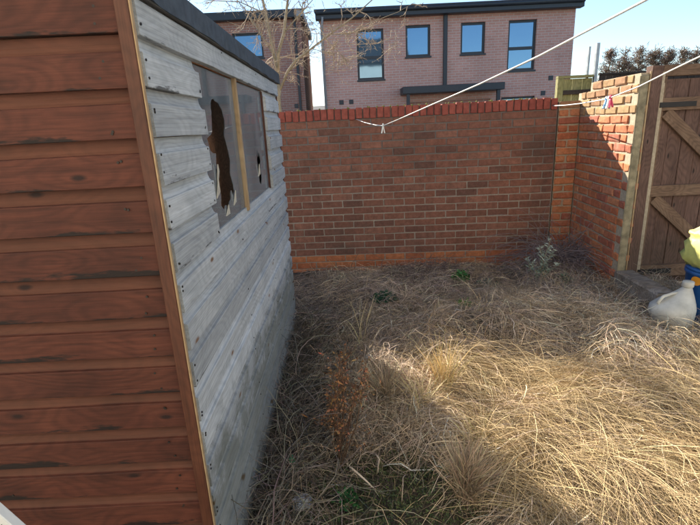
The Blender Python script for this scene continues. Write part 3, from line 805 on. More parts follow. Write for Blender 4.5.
# mesh of quads/tris with vertex colours
def col_mesh(name, V, F, Cc, mat, parent=None, loc=(0, 0, 0), smooth=False):
    me = bpy.data.meshes.new(name)
    V = np.asarray(V, np.float32); F = np.asarray(F, np.int32)
    k = F.shape[1]
    me.vertices.add(len(V)); me.vertices.foreach_set('co', V.ravel())
    me.loops.add(F.size); me.loops.foreach_set('vertex_index', F.ravel())
    me.polygons.add(len(F)); me.polygons.foreach_set('loop_start', np.arange(0, F.size, k, dtype=np.int32))
    me.polygons.foreach_set('loop_total', np.full(len(F), k, np.int32))
    a = me.color_attributes.new('Col', 'FLOAT_COLOR', 'POINT')
    cc = np.ones((len(V), 4), np.float32); cc[:, :3] = Cc; a.data.foreach_set('color', cc.ravel())
    me.update(calc_edges=True); me.validate()
    if smooth: me.polygons.foreach_set('use_smooth', np.ones(len(F), bool))
    me.materials.append(mat)
    return link(name, me, parent, loc)

def leaves(pts, dirs, L, W, cols, fold=.25):
    """pointed folded leaves: 4 verts, 2 tris as quads (0 base,1 left,2 tip,3 right)"""
    n = len(pts); d = dirs/np.linalg.norm(dirs, axis=1, keepdims=True)
    r = rng.normal(size=(n, 3)); s = np.cross(d, r); s /= np.linalg.norm(s, axis=1, keepdims=True)
    u = np.cross(s, d)
    L = np.broadcast_to(L, n)[:, None]; W = np.broadcast_to(W, n)[:, None]
    mid = pts+d*L*.45
    V = np.stack([pts, mid+s*W/2+u*W*fold, pts+d*L, mid-s*W/2+u*W*fold], 1).reshape(-1, 3)
    i = np.arange(n)[:, None]*4
    F = np.concatenate([i+np.array([[0, 1, 2]]), i+np.array([[0, 2, 3]])])
    return V, F, np.repeat(cols, 4, 0)

def jitcol(base, n, amt=.25, hue=.08):
    b = np.array(base, float)[None]*(1+rng.normal(0, amt, (n, 1)))
    return np.clip(b*(1+rng.normal(0, hue, (n, 3))), .004, .95)

# ------------------------------------------------------------------ shrubs in a row
for k, (xx, top) in enumerate(((4.86, 2.80), (5.13, 2.80), (5.39, 2.80), (5.66, 2.80), (5.92, 2.76), (6.18, 2.74), (6.43, 2.73))):
    ordn = ['first', 'second', 'third', 'fourth', 'fifth', 'sixth', 'seventh'][k]
    t = empty('dead_shrub', (xx, 9.0, -.1)); tag(t, '%s dead brown shrub from the metal uprights, above the dark fence' % ordn, 'shrub', 'row of dead shrubs behind the fence')
    st = MB(); P = []; D = []
    st.tube([(0, 0, 0), (.01, 0, 1.2), (0, 0, top+.05)], [.03, .022, .006], 6)
    for q in range(110):
        z0 = random.uniform(1.75, top-.05); an = random.uniform(0, 6.28)
        ln = (.03+.19*max(0, (top-z0)/.75)**.75)*random.uniform(.6, 1.25)
        p0 = Vector((0, 0, z0)); p1 = p0+Vector((math.cos(an)*ln*.6, math.sin(an)*ln*.6, ln*.35)); p2 = p0+Vector((math.cos(an+.3)*ln, math.sin(an+.3)*ln, ln*random.uniform(.4, 1.1)))
        st.tube([p0, p1, p2], [.007, .005, .002], 4, False)
        for r in range(20):
            f = random.random(); pp = p1.lerp(p2, f) if f > .3 else p0.lerp(p1, f*2+.3)
            P.append(pp+Vector([random.gauss(0, .014) for _ in range(3)])); D.append([random.gauss(0, 1), random.gauss(0, 1), random.gauss(-.2, 1)])
    st.build('stems', M['bark'], t)
    P = np.array(P); D = np.array(D); n = len(P)
    V, F, cc = leaves(P+rng.normal(0, .02, P.shape), D*[1, 1, .6]+[0, 0, .5], rng.uniform(.04, .10, n), .011, jitcol((.22, .16, .125), n, .35))
    col_mesh('foliage', V, F, cc, M['leaf'], t)

# ------------------------------------------------------------------ bare tree behind the shed
def bare_tree():
    t = empty('bare_tree', (-1.02, 6.4, -.1)); tag(t, 'bare winter tree with pale branches behind the far end of the shed', 'tree')
    tr = MB(); tw = MB()
    o = Vector((-1.02, 6.4, -.1))
    def W(px, py, Y):
        d = fw + rt*((px-350)/FPX) + up*((262.5-py)/FPX)
        return Vector((0, 0, CAMH))+d*(Y/d.y)
    def lin(pts, r0, r1):
        q = [W(*p)-o for p in pts]; n = len(q)
        tr.tube(q, [.52*(r0+(r1-r0)*i/(n-1)) for i in range(n)], 8); return q
    base = W(278, 100, 6.4)-o
    tr.tube([(base.x+.01, 0, 0), (base.x+.015, .0, 1.0), base, W(279, 85, 6.4)-o], [.06, .048, .036, .033], 10)
    A = lin([(279, 88, 6.4), (276, 64, 6.42), (272, 46, 6.45), (266, 14, 6.5), (260, -12, 6.55), (250, -40, 6.6)], .050, .020)
    B = lin([(278, 80, 6.4), (278, 54, 6.35), (284, 33, 6.3), (287, 6, 6.25), (291, -20, 6.2), (290, -50, 6.1)], .046, .018)
    Cc = lin([(280, 90, 6.4), (288, 71, 6.3), (296, 60, 6.2), (311, 49, 6.1), (330, 34, 6.0), (352, 18, 5.95), (372, 0, 5.9), (390, -18, 5.85)], .036, .008)
    E_ = lin([(288, 72, 6.3), (296, 66, 6.25), (303, 60, 6.2), (306, 52, 6.2)], .014, .005)
    F_ = lin([(277, 60, 6.38), (258, 30, 6.6), (244, 8, 6.8), (225, -14, 7.0)], .018, .007)
    H_ = lin([(284, 33, 6.3), (300, 14, 6.2), (318, -6, 6.15)], .018, .007)
    I_ = lin([(266, 14, 6.5), (240, 2, 6.7), (205, 0, 7.0), (180, -6, 7.2)], .014, .006)
    J_ = lin([(330, 34, 6.0), (350, 34, 5.95), (372, 22, 5.9), (398, 12, 5.85), (415, 2, 5.8)], .010, .003)
    K_ = lin([(312, 49, 6.1), (328, 52, 6.05), (345, 56, 6.0)], .008, .003)
    def twig(p, d, ln, r, depth):
        pts = [p]; dd = d.normalized(); n = 4
        for i in range(n):
            dd = (dd+Vector((random.gauss(0, .22), random.gauss(0, .22), random.gauss(-.02, .2)))).normalized()
            pts.append(pts[-1]+dd*ln/n)
        tw.tube(pts, [r*(1-.7*i/n) for i in range(n+1)], 4 if depth < 2 else 3, False)
        if depth > 0:
            for q in range(random.randint(3, 5)):
                i = random.randint(1, n); nd = (dd+Vector((random.gauss(0, .8), random.gauss(0, .6), random.gauss(0, .7)))).normalized()
                twig(pts[i], nd, ln*random.uniform(.4, .7), r*.6, depth-1)
        elif random.random() < .6:
            tw.tube([pts[-1], pts[-1]+Vector((random.gauss(0, .012), 0, random.uniform(-.03, .02)))], [.004, .002], 3, False)
    for br, n, ln, dep in ((A, 8, .34, 2), (B, 8, .34, 2), (Cc, 12, .30, 2), (E_, 4, .2, 1), (F_, 7, .32, 2), (H_, 7, .3, 2), (I_, 8, .3, 2), (J_, 10, .22, 2), (K_, 7, .18, 2)):
        for q in range(n):
            i = random.randrange(len(br)-1); p = br[i].lerp(br[i+1], random.random()); d = (br[i+1]-br[i]).normalized()
            nd = d*.6+Vector((random.gauss(0, .6), random.gauss(0, .5), random.gauss(.05, .55)))
            twig(p, nd, ln*random.uniform(.5, 1.2), .007, dep)
    # drooping twigs in front of the left window of the house
    for (px, py) in ((352, 44), (338, 52), (345, 58), (372, 44), (360, 30), (385, 34), (395, 30), (320, 28), (305, 26), (330, 60)):
        p = W(px, py, 5.95+random.uniform(-.1, .2))-o
        for q in range(1): twig(p, Vector((random.uniform(-.2, 1), random.gauss(0, .4), random.gauss(-.1, .45))), .26, .0055, 2)
    tr.build('trunk', M['bark'], t); tw.build('twigs', M['twig_pale'], t)
bare_tree()

# ------------------------------------------------------------------ washing lines
def wline(name, label, pts, r=.0042):
    b = MB(); b.tube(pts, r, 8); o = b.build(name, M['line']); tag(o, label, 'washing line', 'washing lines'); return o
def peg(loc, mat, label, rz=0.0, tilt=0.0, grp='clothes pegs'):
    t = empty('clothes_peg', loc, rz); t.rotation_euler = (0, tilt, rz); t.scale = (1.2,)*3; tag(t, label, 'clothes peg', grp)
    for s_ in (-1, 1):
        b = MB(); prof = [(-.050, .012), (-.046, .014), (-.012, .0065), (.002, .005), (.010, .007), (.020, .004), (.020, -.001), (-.012, .001), (-.046, .007)]
        vv = [(s_*x, -.0055, z) for z, x in prof]+[(s_*x, .0055, z) for z, x in prof]; k = len(prof)
        fs = [tuple(range(k)), tuple(range(2*k-1, k-1, -1))]+[(i, i+k, (i+1) % k+k, (i+1) % k) for i in range(k)]
        if s_ < 0: fs = [tuple(reversed(f)) for f in fs]
        b.add(vv, fs); b.build('jaw', M[mat], t)
    MB().tube([(-.006, 0, -.008), (.006, 0, -.008)], .005, 8).build('spring', M['galv'], t)
    return t
wline('washing_line', 'pale washing line rising from back wall to top right, holding one white peg',
      [(.142, 5.262, 1.682), (.22, 4.87, 1.640), (.30, 4.48, 1.612), (.348, 4.234, 1.604), (.42, 3.88, 1.640), (.566, 3.152, 1.720), (.699, 2.49, 1.791), (.798, 2.0, 1.853), (.898, 1.5, 1.931), (1.10, .5, 2.10), (1.3, -.5, 2.28)])
wline('washing_line', 'pale washing line crossing in front of old wall and gate, with coloured pegs',
      [(2.217, 5.135, 1.717), (2.1, 4.59, 1.707), (1.99, 4.079, 1.705), (1.853, 3.439, 1.712), (1.823, 3.299, 1.721), (1.724, 2.838, 1.760), (1.647, 2.477, 1.807), (1.588, 2.2, 1.840), (1.37, 1.2, 1.96), (1.15, .2, 2.09)])
peg((.348, 4.234, 1.600), 'peg_white', 'white clothes peg hanging alone on line in front of brick wall', .1)
peg((1.846, 3.41, 1.706), 'peg_blue', 'blue clothes peg on the line beside red peg', .2, .12)
peg((1.836, 3.36, 1.706), 'peg_white', 'white clothes peg on the line between blue and red pegs', .2, .02)
peg((1.827, 3.32, 1.712), 'peg_red', 'red clothes peg on the line beside blue peg', .2, -.15)
hk = MB().tube([(0, .012, 0), (0, -.012, 0), (0, -.02, .012)], .004, 6)
for (x, y, z, lb) in ((.142, 5.268, 1.682, 'small hook in back wall at end of single-peg washing line'), (2.217, 5.15, 1.717, 'small hook at the right end of back wall')):
    o = hk.build('wall_hook', M['iron'], None, (x, y-.002, z)); tag(o, lb, 'hook', 'washing line hooks')

# ------------------------------------------------------------------ dead grass
def flow(x, y):
    a = 1.1*np.sin(1.7*x+.9*y+.3)+.9*np.sin(2.3*y-1.1*x+1.9)+.6*np.sin(4.7*x+3.1*y)
    return a-.6
def strands(xy, head, L, lift, droop, wid, cols, segs=6, curl=.25, z0=0.0, layer=.02, flat=.6, tipw=.35, kink=.22):
    """ribbon strands that rise, droop and lie on the ground"""
    n = len(xy); L = np.broadcast_to(L, n).astype(float); wid = np.broadcast_to(wid, n).astype(float)
    p = np.zeros((n, 3)); p[:, :2] = xy; p[:, 2] = Hf(xy[:, 0], xy[:, 1])+z0
    h = head.copy(); el = np.broadcast_to(lift, n).astype(float).copy(); dr = np.broadcast_to(droop, n)*rng.uniform(.5, 1.5, n)
    lay = np.abs(rng.normal(0, layer, n))
    cv = rng.normal(0, curl, n)
    pts = [p.copy()]
    for s in range(segs):
        st = L/segs
        d = np.stack([np.cos(el)*np.cos(h), np.cos(el)*np.sin(h), np.sin(el)], 1)
        p = p+d*st[:, None]
        g = Hf(p[:, 0], p[:, 1])+lay*(.4+.6*np.sin(3.1*(s+1)/segs))
        low = p[:, 2] < g
        p[:, 2] = np.where(low, g, p[:, 2]); el = np.where(low, np.maximum(el, -.05), el)
        el = np.maximum(el-dr/segs, -1.3); h = h+cv/segs*2+rng.normal(0, kink, n)
        pts.append(p.copy())
    P = np.stack(pts, 1)                       # n, segs+1, 3
    T = np.gradient(P, axis=1); T /= np.linalg.norm(T, axis=2, keepdims=True)+1e-9
    r = np.zeros((n, 1, 3)); r[:, 0, 2] = flat; r[:, 0, :] += rng.normal(0, .6, (n, 3))
    S = np.cross(T, r); S /= np.linalg.norm(S, axis=2, keepdims=True)+1e-9
    prof = np.interp(np.linspace(0, 1, segs+1), [0, .25, .7, 1], [.7, 1, .85, tipw])
    S = S*(wid[:, None, None]/2)*prof[None, :, None]
    V = np.stack([P-S, P+S], 2).reshape(n, -1, 3)
    k = (segs+1)*2
    base = np.arange(segs)*2
    f = np.stack([base, base+1, base+3, base+2], 1)
    F = (np.arange(n)[:, None, None]*k+f[None]).reshape(-1, 4)
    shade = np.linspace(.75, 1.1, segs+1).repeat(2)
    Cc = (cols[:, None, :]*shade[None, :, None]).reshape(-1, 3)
    return V.reshape(-1, 3), F, Cc
def merge(parts):
    Vs, Fs, Cs = [], [], []; o = 0
    for V, F, Cc in parts:
        Vs.append(V); Fs.append(F+o); Cs.append(Cc); o += len(V)
    return np.concatenate(Vs), np.concatenate(Fs), np.concatenate(Cs)

def nz(x, y, s=1.0, o=0.0):
    return .5+.25*np.sin(2.1*s*x+1.3*s*y+o)+.25*np.sin(-1.7*s*x+2.9*s*y+1.3+o*2)+.18*np.sin(5.3*s*x-3.9*s*y+2.1*o)
def inside(xy):
    x, y = xy[:, 0], xy[:, 1]
    wy = 5.24-.0568*x
    ok = (y < wy) & ~((x < SX+.02) & (y > SY0-.02) & (y < SY1+.02)) & (y > .95)
    ok &= ~((x > 2.40) & (y > 3.93))
    ok &= ~((x > 2.5-.11*(5.13-y)/1.15) & (y > 3.9))
    return ok
def sample(n, x0, x1, y0, y1, dens):
    xy = np.stack([rng.uniform(x0, x1, n), rng.uniform(y0, y1, n)], 1)
    k = inside(xy) & (rng.random(n) < dens(xy[:, 0], xy[:, 1]))
    return xy[k]
def sm(a, lo, hi): return np.clip((a-lo)/(hi-lo), 0, 1)

def lit_zone(x, y):           # tall blond grass, lower right
    return sm(x-.42-.25*(2.2-y), 0, .35)*sm(2.75-y+.25*np.sin(3*x), 0, .5)
def bare(x, y):               # places where soil shows
    b = sm(.28-(((x-.14)/.56)**2+((y-1.58)/.52)**2)*.28, 0, .2)           # bottom centre
    b = np.maximum(b, .97*sm(-.08-x, 0, .14)*sm(3.6-y, 0, .3))             # strip along the shed
    b = np.maximum(b, .8*sm(y-4.35, 0, .3)*sm(x-1.3, 0, .3))               # back right
    b = np.maximum(b, .8*np.exp(-((x-.75)**2+(y-1.72)**2)/.03))            # mossy spot
    return b
parts = []
# matted layer
xy = sample(70000, -.75, 3.3, 1.0, 5.2, lambda x, y: (.25+.75*sm(nz(x, y, 2.2), .25, .7))*(1-.95*bare(x, y)))
n = len(xy); x, y = xy.T
head = flow(x, y)+rng.normal(0, 1.1, n)
tone = sm(nz(x, y, 1.6, 2.0)+rng.normal(0, .25, n), .2, .9)[:, None]
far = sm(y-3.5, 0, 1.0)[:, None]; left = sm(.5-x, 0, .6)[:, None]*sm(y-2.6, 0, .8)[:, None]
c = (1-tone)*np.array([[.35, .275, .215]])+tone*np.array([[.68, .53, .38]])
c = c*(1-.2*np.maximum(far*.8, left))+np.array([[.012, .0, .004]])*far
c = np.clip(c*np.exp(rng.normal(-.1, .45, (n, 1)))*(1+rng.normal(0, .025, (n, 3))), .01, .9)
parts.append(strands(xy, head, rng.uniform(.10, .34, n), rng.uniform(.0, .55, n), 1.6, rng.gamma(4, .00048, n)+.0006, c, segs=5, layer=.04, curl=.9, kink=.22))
# draped tussocks: strands fan out from clump centres
cent = sample(900, -.1, 3.2, 1.1, 5.0, lambda x, y: (.35+.65*sm(nz(x, y, 1.9, .7), .3, .7))*(1-bare(x, y))*(1-.5*sm(y-4.2, 0, .5)))
for (cx, cy) in cent:
    k = int(rng.integers(50, 130)); sw = rng.random() < .65
    a0 = flow(cx, cy)+rng.normal(0, .9 if sw else .4)
    el = rng.uniform(.05, .14)
    xy = np.stack([cx+rng.normal(0, el, k), cy+rng.normal(0, el, k)], 1)
    cen = np.array([.66, .505, .365])*rng.uniform(.4, 1.2)*np.array([1, rng.uniform(.93, 1.02), rng.uniform(.82, 1.1)])
    if sw:
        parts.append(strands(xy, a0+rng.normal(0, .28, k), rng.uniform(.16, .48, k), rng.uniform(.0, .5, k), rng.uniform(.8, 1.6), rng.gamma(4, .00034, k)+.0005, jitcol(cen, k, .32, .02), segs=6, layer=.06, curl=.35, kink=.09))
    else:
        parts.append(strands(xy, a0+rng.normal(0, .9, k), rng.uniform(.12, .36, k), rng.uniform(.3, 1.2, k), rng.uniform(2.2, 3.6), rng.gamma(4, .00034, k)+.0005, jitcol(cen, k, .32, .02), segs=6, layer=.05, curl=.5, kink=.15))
xy = sample(52000, -.4, 3.2, 1.0, 5.0, lambda x, y: (.3+.7*sm(nz(x, y, 2.6, 5), .3, .7))*(1-.6*bare(x, y))); n = len(xy)
parts.append(strands(xy, rng.uniform(0, 6.28, n), rng.uniform(.03, .13, n), rng.uniform(-.1, .5, n), .8, rng.uniform(.0009, .0030, n), np.clip(np.array([[.50, .365, .235]])*np.exp(rng.normal(-.15, .5, (n, 1))), .01, .9), segs=2, layer=.07, curl=.3, z0=.015))
V, F, Cc = merge(parts)
tag(col_mesh('matted_dead_grass', V, F, Cc, M['straw']), 'matted beige dead grass lying over most of the yard', 'grass', kind='stuff')

# blond tall grass, lower right
parts = []
cent = sample(520, .35, 3.2, .95, 2.75, lambda x, y: lit_zone(x, y)*(1-.8*bare(x, y)))
for (cx, cy) in cent:
    k = int(rng.integers(80, 180)); a0 = -.95+rng.normal(0, .45)+.25*math.sin(3*cx)
    if rng.random() < .2: a0 += math.pi*rng.uniform(.6, 1.4)
    xy = np.stack([cx+rng.normal(0, .06, k), cy+rng.normal(0, .06, k)], 1)
    cen = np.array([.63, .465, .255])*rng.uniform(.5, 1.15)
    parts.append(strands(xy, a0+rng.normal(0, .30, k), rng.uniform(.25, .62, k), rng.uniform(.15, .95, k), rng.uniform(1.2, 2.4), rng.gamma(4, .00028, k)+.0005, jitcol(cen, k, .3, .02), segs=6, layer=.06, curl=.15, kink=.07))
xy = sample(1600, .35, 3.2, .95, 2.9, lambda x, y: lit_zone(x, y)*(1-.8*bare(x, y))); n = len(xy)
parts.append(strands(xy, -.95+rng.normal(0, .6, n), rng.uniform(.10, .36, n), rng.uniform(.05, .7, n), 1.4, rng.uniform(.003, .0062, n), np.clip(np.array([[.66, .52, .32]])*np.exp(rng.normal(-.15, .35, (n, 1))), .02, .9), segs=5, layer=.06, curl=.4, kink=.12, z0=.01))
V, F, Cc = merge(parts)
tag(col_mesh('blond_grass', V, F, Cc, M['straw']), 'tall blond dry grass bent over at the sunlit lower right', 'grass', kind='stuff')

# thin upright stalks
parts = []
xy = sample(2600, -.3, 3.2, 1.0, 4.6, lambda x, y: .15+.5*sm(nz(x, y, 2.7, 4), .45, .8)); n = len(xy)
parts.append(strands(xy, rng.uniform(0, 6.28, n), rng.uniform(.12, .38, n), rng.uniform(.6, 1.5, n), .7, rng.uniform(.0014, .0026, n), jitcol((.44, .35, .22), n, .25), segs=5, curl=.2))
V, F, Cc = merge(parts)
tag(col_mesh('dry_stalks', V, F, Cc, M['straw']), 'thin upright dry stalks scattered through the matted grass', 'grass', kind='stuff')

# grey brown twigs: beside the shed, below the wall, right corner
def stems_tubes(xy, head, L, lift, droop, rad, cols, segs=6, curl=.6, layer=.03):
    a = strands(xy, head, L, lift, droop, rad*2, cols, segs, curl, 0, layer, .3)
    b = strands(xy, head, L, lift, droop, rad*2, cols, segs, curl, 0, layer, .3)
    return merge([a, b])
parts = []
def twigset(n, x0, x1, y0, y1, col, L=(.15, .5), lift=(.0, .9), w=(.002, .0042), dens=None, droop=1.3):
    xy = sample(n, x0, x1, y0, y1, dens or (lambda x, y: np.ones_like(x))); m_ = len(xy)
    parts.append(strands(xy, rng.uniform(0, 6.28, m_), rng.uniform(*L, m_), rng.uniform(*lift, m_), droop, rng.uniform(*w, m_), jitcol(col, m_, .35, .07), segs=6, layer=.05, curl=.9, flat=.2, tipw=.5))
twigset(2400, -.52, -.02, 1.1, 3.8, (.17, .14, .11), dens=lambda x, y: sm(-.02-x, 0, .2)*.9+.1)
twigset(900, -.50, -.30, 1.1, 3.8, (.20, .17, .135), L=(.2, .6), lift=(.4, 1.3))
twigset(3600, -.75, 1.5, 3.7, 4.95, (.21, .155, .13), dens=lambda x, y: .25+.75*sm(nz(x, y, 2.5, 3), .4, .75), lift=(0, .5), L=(.12, .38), w=(.0016, .0032))
twigset(2600, 1.5, 2.5, 3.9, 5.05, (.23, .19, .17), lift=(0, .6), w=(.0016, .0032), dens=lambda x, y: .3+.7*sm(nz(x, y, 2.5, 1), .4, .75))
twigset(1600, 1.9, 3.2, 2.6, 3.9, (.42, .38, .32), w=(.0014, .0028))
V, F, Cc = merge(parts)
tag(col_mesh('dead_twigs', V, F, Cc, M['stem']), 'tangle of grey brown dead twigs along the shed and below the wall', 'twigs', kind='stuff')

# leaf litter
n = 9000
xy = sample(n, -.7, 3.2, 1.0, 5.2, lambda x, y: .3+.7*bare(x, y)); n = len(xy)
P = np.stack([xy[:, 0], xy[:, 1], Hf(xy[:, 0], xy[:, 1])+.004], 1)
D = rng.normal(size=(n, 3)); D[:, 2] = np.abs(D[:, 2])*.25
V, F, Cc = leaves(P, D, rng.uniform(.008, .026, n), rng.uniform(.005, .014, n), jitcol((.22, .155, .10), n, .5, .1))
tag(col_mesh('leaf_litter', V, F, Cc, M['stem']), 'small brown leaf litter scattered on the soil', 'leaves', kind='stuff')

# low green moss and seedlings
def green_patch(cx, cy, r, n, col, size, up_=.5):
    a = rng.uniform(0, 6.28, n); q = r*np.sqrt(rng.random(n))
    X = cx+q*np.cos(a); Y = cy+q*np.sin(a)*.9
    P = np.stack([X, Y, Hf(X, Y)+rng.uniform(0, .02, n)], 1); D = rng.normal(size=(n, 3)); D[:, 2] = np.abs(D[:, 2])*up_+.2
    return leaves(P, D, rng.uniform(.5, 1.2, n)*size, rng.uniform(.5, 1.2, n)*size*.5, jitcol(col, n, .3, .1))
ps = [green_patch(.75, 1.72, .20, 2600, (.27, .25, .06), .022), green_patch(.62, 2.25, .12, 260, (.16, .19, .04), .024), green_patch(.95, 2.22, .12, 260, (.15, .20, .04), .024),
      green_patch(.12, 1.60, .42, 9000, (.12, .14, .065), .018), green_patch(1.5, 4.75, .2, 500, (.10, .10, .03), .022), green_patch(-.38, 2.9, .12, 300, (.05, .07, .03), .02), green_patch(.12, 3.85, .2, 200, (.09, .11, .04), .02)]
V, F, Cc = merge(ps)
tag(col_mesh('moss_and_seedlings', V, F, Cc, M['leaf']), 'patches of yellow green moss and seedlings on the soil', 'moss', kind='stuff')

# ------------------------------------------------------------------ single plants
def rosette(name, label, cat, cx, cy, r, hgt, n, col, L, W, stems=10, group=None):
    zc = float(Hf(cx, cy))+.03; t = empty(name, (cx, cy, zc)); tag(t, label, cat, group)
    st = MB(); P = []; D = []
    for s_ in range(stems):
        a = random.uniform(0, 6.28); rr_ = r*math.sqrt(random.random()); tip = Vector((math.cos(a)*rr_, math.sin(a)*rr_, hgt*(1-.5*(rr_/r)**2)*random.uniform(.7, 1.1)))
        st.tube([(0, 0, -.01), (tip.x*.4, tip.y*.4, tip.z*.6), tip], [.003, .0025, .0012], 4, False)
        for q in range(n//stems):
            f = random.uniform(.25, 1); P.append([tip.x*f+random.gauss(0, .006), tip.y*f+random.gauss(0, .006), tip.z*(f**.7)+random.gauss(0, .006)])
            D.append([math.cos(a)*.5+random.gauss(0, .8), math.sin(a)*.5+random.gauss(0, .8), random.gauss(.35, .5)])
    tag(st.build('stems', M['bark'], t), kind='stuff')
    P = np.array(P); D = np.array(D); k = len(P)
    V, F, Cc = leaves(P, D, rng.uniform(.6, 1.2, k)*L, rng.uniform(.7, 1.2, k)*W, jitcol(col, k, .3, .08))
    col_mesh('foliage', V, F, Cc, M['leaf'], t)
rosette('green_plant', 'round dark blue-green cushion plant in the middle of the dead grass', 'plant', .29, 3.85, .13, .10, 520, (.05, .125, .07), .036, .014, 40)
rosette('green_plant', 'small bright green plant below the back wall, beside dead brambles', 'plant', 1.08, 4.36, .09, .11, 260, (.06, .18, .045), .044, .026, 24)
rosette('green_plant', 'small bright green weed in front of the middle straw mound', 'plant', .885, 3.40, .065, .07, 160, (.12, .27, .05), .036, .018, 18)
rosette('grey_green_plant', 'low grey-green plant right of the small plant below back wall', 'plant', 1.32, 4.28, .14, .07, 200, (.14, .17, .13), .045, .014, 20)
rosette('green_weed', 'tiny green weed near the twigs at the bottom beside the shed', 'plant', -.06, 1.64, .05, .07, 90, (.03, .11, .035), .032, .016, 12)
rosette('green_plant', 'low grey-green plant at foot of the old brick wall', 'plant', 2.05, 4.22, .09, .10, 130, (.10, .15, .10), .05, .016, 16)

def buddleia():
    cx, cy = 1.84, 4.24; zc = float(Hf(cx, cy)); t = empty('silvery_shrub', (cx, cy, zc)); tag(t, 'upright silvery green leafy shrub near the right corner of the wall', 'shrub')
    st = MB(); P = []; D = []; col = []
    for (tx, tz, b) in ((.07, .45, .0), (-.03, .36, .02), (-.16, .27, -.03), (.12, .33, .04), (.02, .26, -.05), (-.08, .20, .05), (.16, .2, -.04)):
        p0 = Vector((random.gauss(0, .02), random.gauss(0, .02), -.01)); p2 = Vector((tx, b, tz)); p1 = p0.lerp(p2, .5)+Vector((random.gauss(0, .02), random.gauss(0, .02), .02))
        st.tube([p0, p1, p2], [.005, .004, .002], 5, False)
        for q in range(46):
            f = random.uniform(.2, 1); pp = p0.lerp(p1, f*2) if f < .5 else p1.lerp(p2, f*2-1)
            a = random.uniform(0, 6.28); P.append(pp); D.append([math.cos(a), math.sin(a), random.gauss(.35, .4)]); col.append(f)
    tag(st.build('stems', M['bark'], t), kind='stuff')
    P = np.array([tuple(p) for p in P]); D = np.array(D); f = np.array(col)[:, None]; k = len(P)
    cc = (1-f)*np.array([[.09, .17, .10]])+f*np.array([[.48, .53, .45]]); cc = np.clip(cc*(1+rng.normal(0, .2, (k, 1))), .01, .8)
    V, F, Cc = leaves(P, D, rng.uniform(.03, .065, k), rng.uniform(.009, .016, k), cc)
    col_mesh('foliage', V, F, Cc, M['leaf'], t)
buddleia()

def bramble(name, label, cx, cy, r, hgt, n, mat_col, rad=.0028):
    zc = float(Hf(cx, cy)); t = empty(name, (cx, cy, zc)); tag(t, label, 'shrub')
    mt = plain(name+'_stem', mat_col, .9, var=.4, scale=20); b = MB()
    for k in range(n):
        a = random.uniform(0, 6.28); p = Vector((random.gauss(0, r*.45), random.gauss(0, r*.35), random.uniform(-.01, hgt*.2)))
        d = Vector((math.cos(a), math.sin(a)*.8, random.uniform(.3, 1.4))).normalized(); pts = [p]; st_ = random.uniform(.035, .075)*hgt/.3
        for i in range(7):
            d = (d+Vector((random.gauss(0, .25), random.gauss(0, .25), random.gauss(-.24, .15)))).normalized()
            q = pts[-1]+d*st_; q.z = max(q.z, 0.005); pts.append(q)
        rr_ = rad*random.uniform(.5, 1.2)
        b.tube(pts, [rr_*(1-.09*i) for i in range(8)], 4, False)
    tag(b.build('stems', mt, t), kind='stuff')
bramble('dead_bramble', 'dark brown dead bramble heap below the middle of the back wall', .80, 4.66, .45, .26, 260, (.15, .105, .092), .0036)
bramble('dead_bramble', 'purple brown dead bramble bush in the right corner by old wall', 2.22, 4.70, .26, .60, 330, (.19, .145, .145), .0034)
bramble('dead_bramble', 'flattened grey brown bramble heap near the far end of the shed', -.12, 4.2, .50, .17, 260, (.17, .13, .11), .0034)
bramble('dead_bramble', 'low dead twiggy heap between the sleeper and old wall', 2.12, 4.08, .25, .24, 160, (.27, .235, .21), .003)
# long bent dry canes standing against the wall
cane = MB(); zc = 0
cane.tube([(0, 0, -.01), (.06, .05, .13), (.16, .10, .28), (.22, .08, .29), (.42, -.1, .20), (.58, -.22, .10)], [.004, .004, .0035, .003, .0025, .0015], 5)
tag(cane.build('dry_cane', plain('cane', (.17, .11, .07), .9), None, (-.04, 4.95, float(Hf(-.04, 4.95)))), 'long bent dry cane arching in front of the wall base', 'stem')

def dock_plant():
    cx, cy = -.10, 1.93; t = empty('dock_plant', (cx, cy, float(Hf(cx, cy)))); tag(t, 'rust brown dried dock plant standing near the shed', 'plant')
    st = MB(); P = []; D = []
    for k in range(14):
        a = random.uniform(0, 6.28); top = Vector((random.gauss(.03, .055), random.gauss(.08, .09), random.uniform(.25, .60)))
        p0 = Vector((random.gauss(0, .02), random.gauss(0, .02), -.01)); p1 = p0.lerp(top, .5)+Vector((random.gauss(0, .02), random.gauss(0, .02), 0))
        st.tube([p0, p1, top], [.0032, .0026, .0014], 5, False)
        for q in range(6):
            f = random.uniform(.35, .95); pp = p0.lerp(p1, f*2) if f < .5 else p1.lerp(top, f*2-1)
            e = pp+Vector((random.gauss(0, .06), random.gauss(0, .06), random.uniform(.02, .10))); st.tube([pp, e], [.0022, .001], 4, False)
            for r in range(10):
                z = pp.lerp(e, random.uniform(.1, 1.05)); P.append([z.x+random.gauss(0, .009), z.y+random.gauss(0, .009), z.z+random.gauss(0, .009)]); D.append([random.gauss(0, 1) for _ in range(3)])
        for r in range(16):
            z = p1.lerp(top, random.uniform(0, 1.05)); P.append([z.x+random.gauss(0, .011), z.y+random.gauss(0, .011), z.z+random.gauss(0, .01)]); D.append([random.gauss(0, 1) for _ in range(3)])
    st.build('stems', plain('dock_stem', (.13, .075, .045), .9), t)
    P = np.array(P); D = np.array(D); k = len(P)
    V, F, Cc = leaves(P, D, rng.gamma(3, .0042, k)+.004, rng.gamma(3, .0018, k)+.002, jitcol((.27, .13, .062), k, .45, .12))
    col_mesh('seed_heads', V, F, Cc, M['stem'], t)
dock_plant()

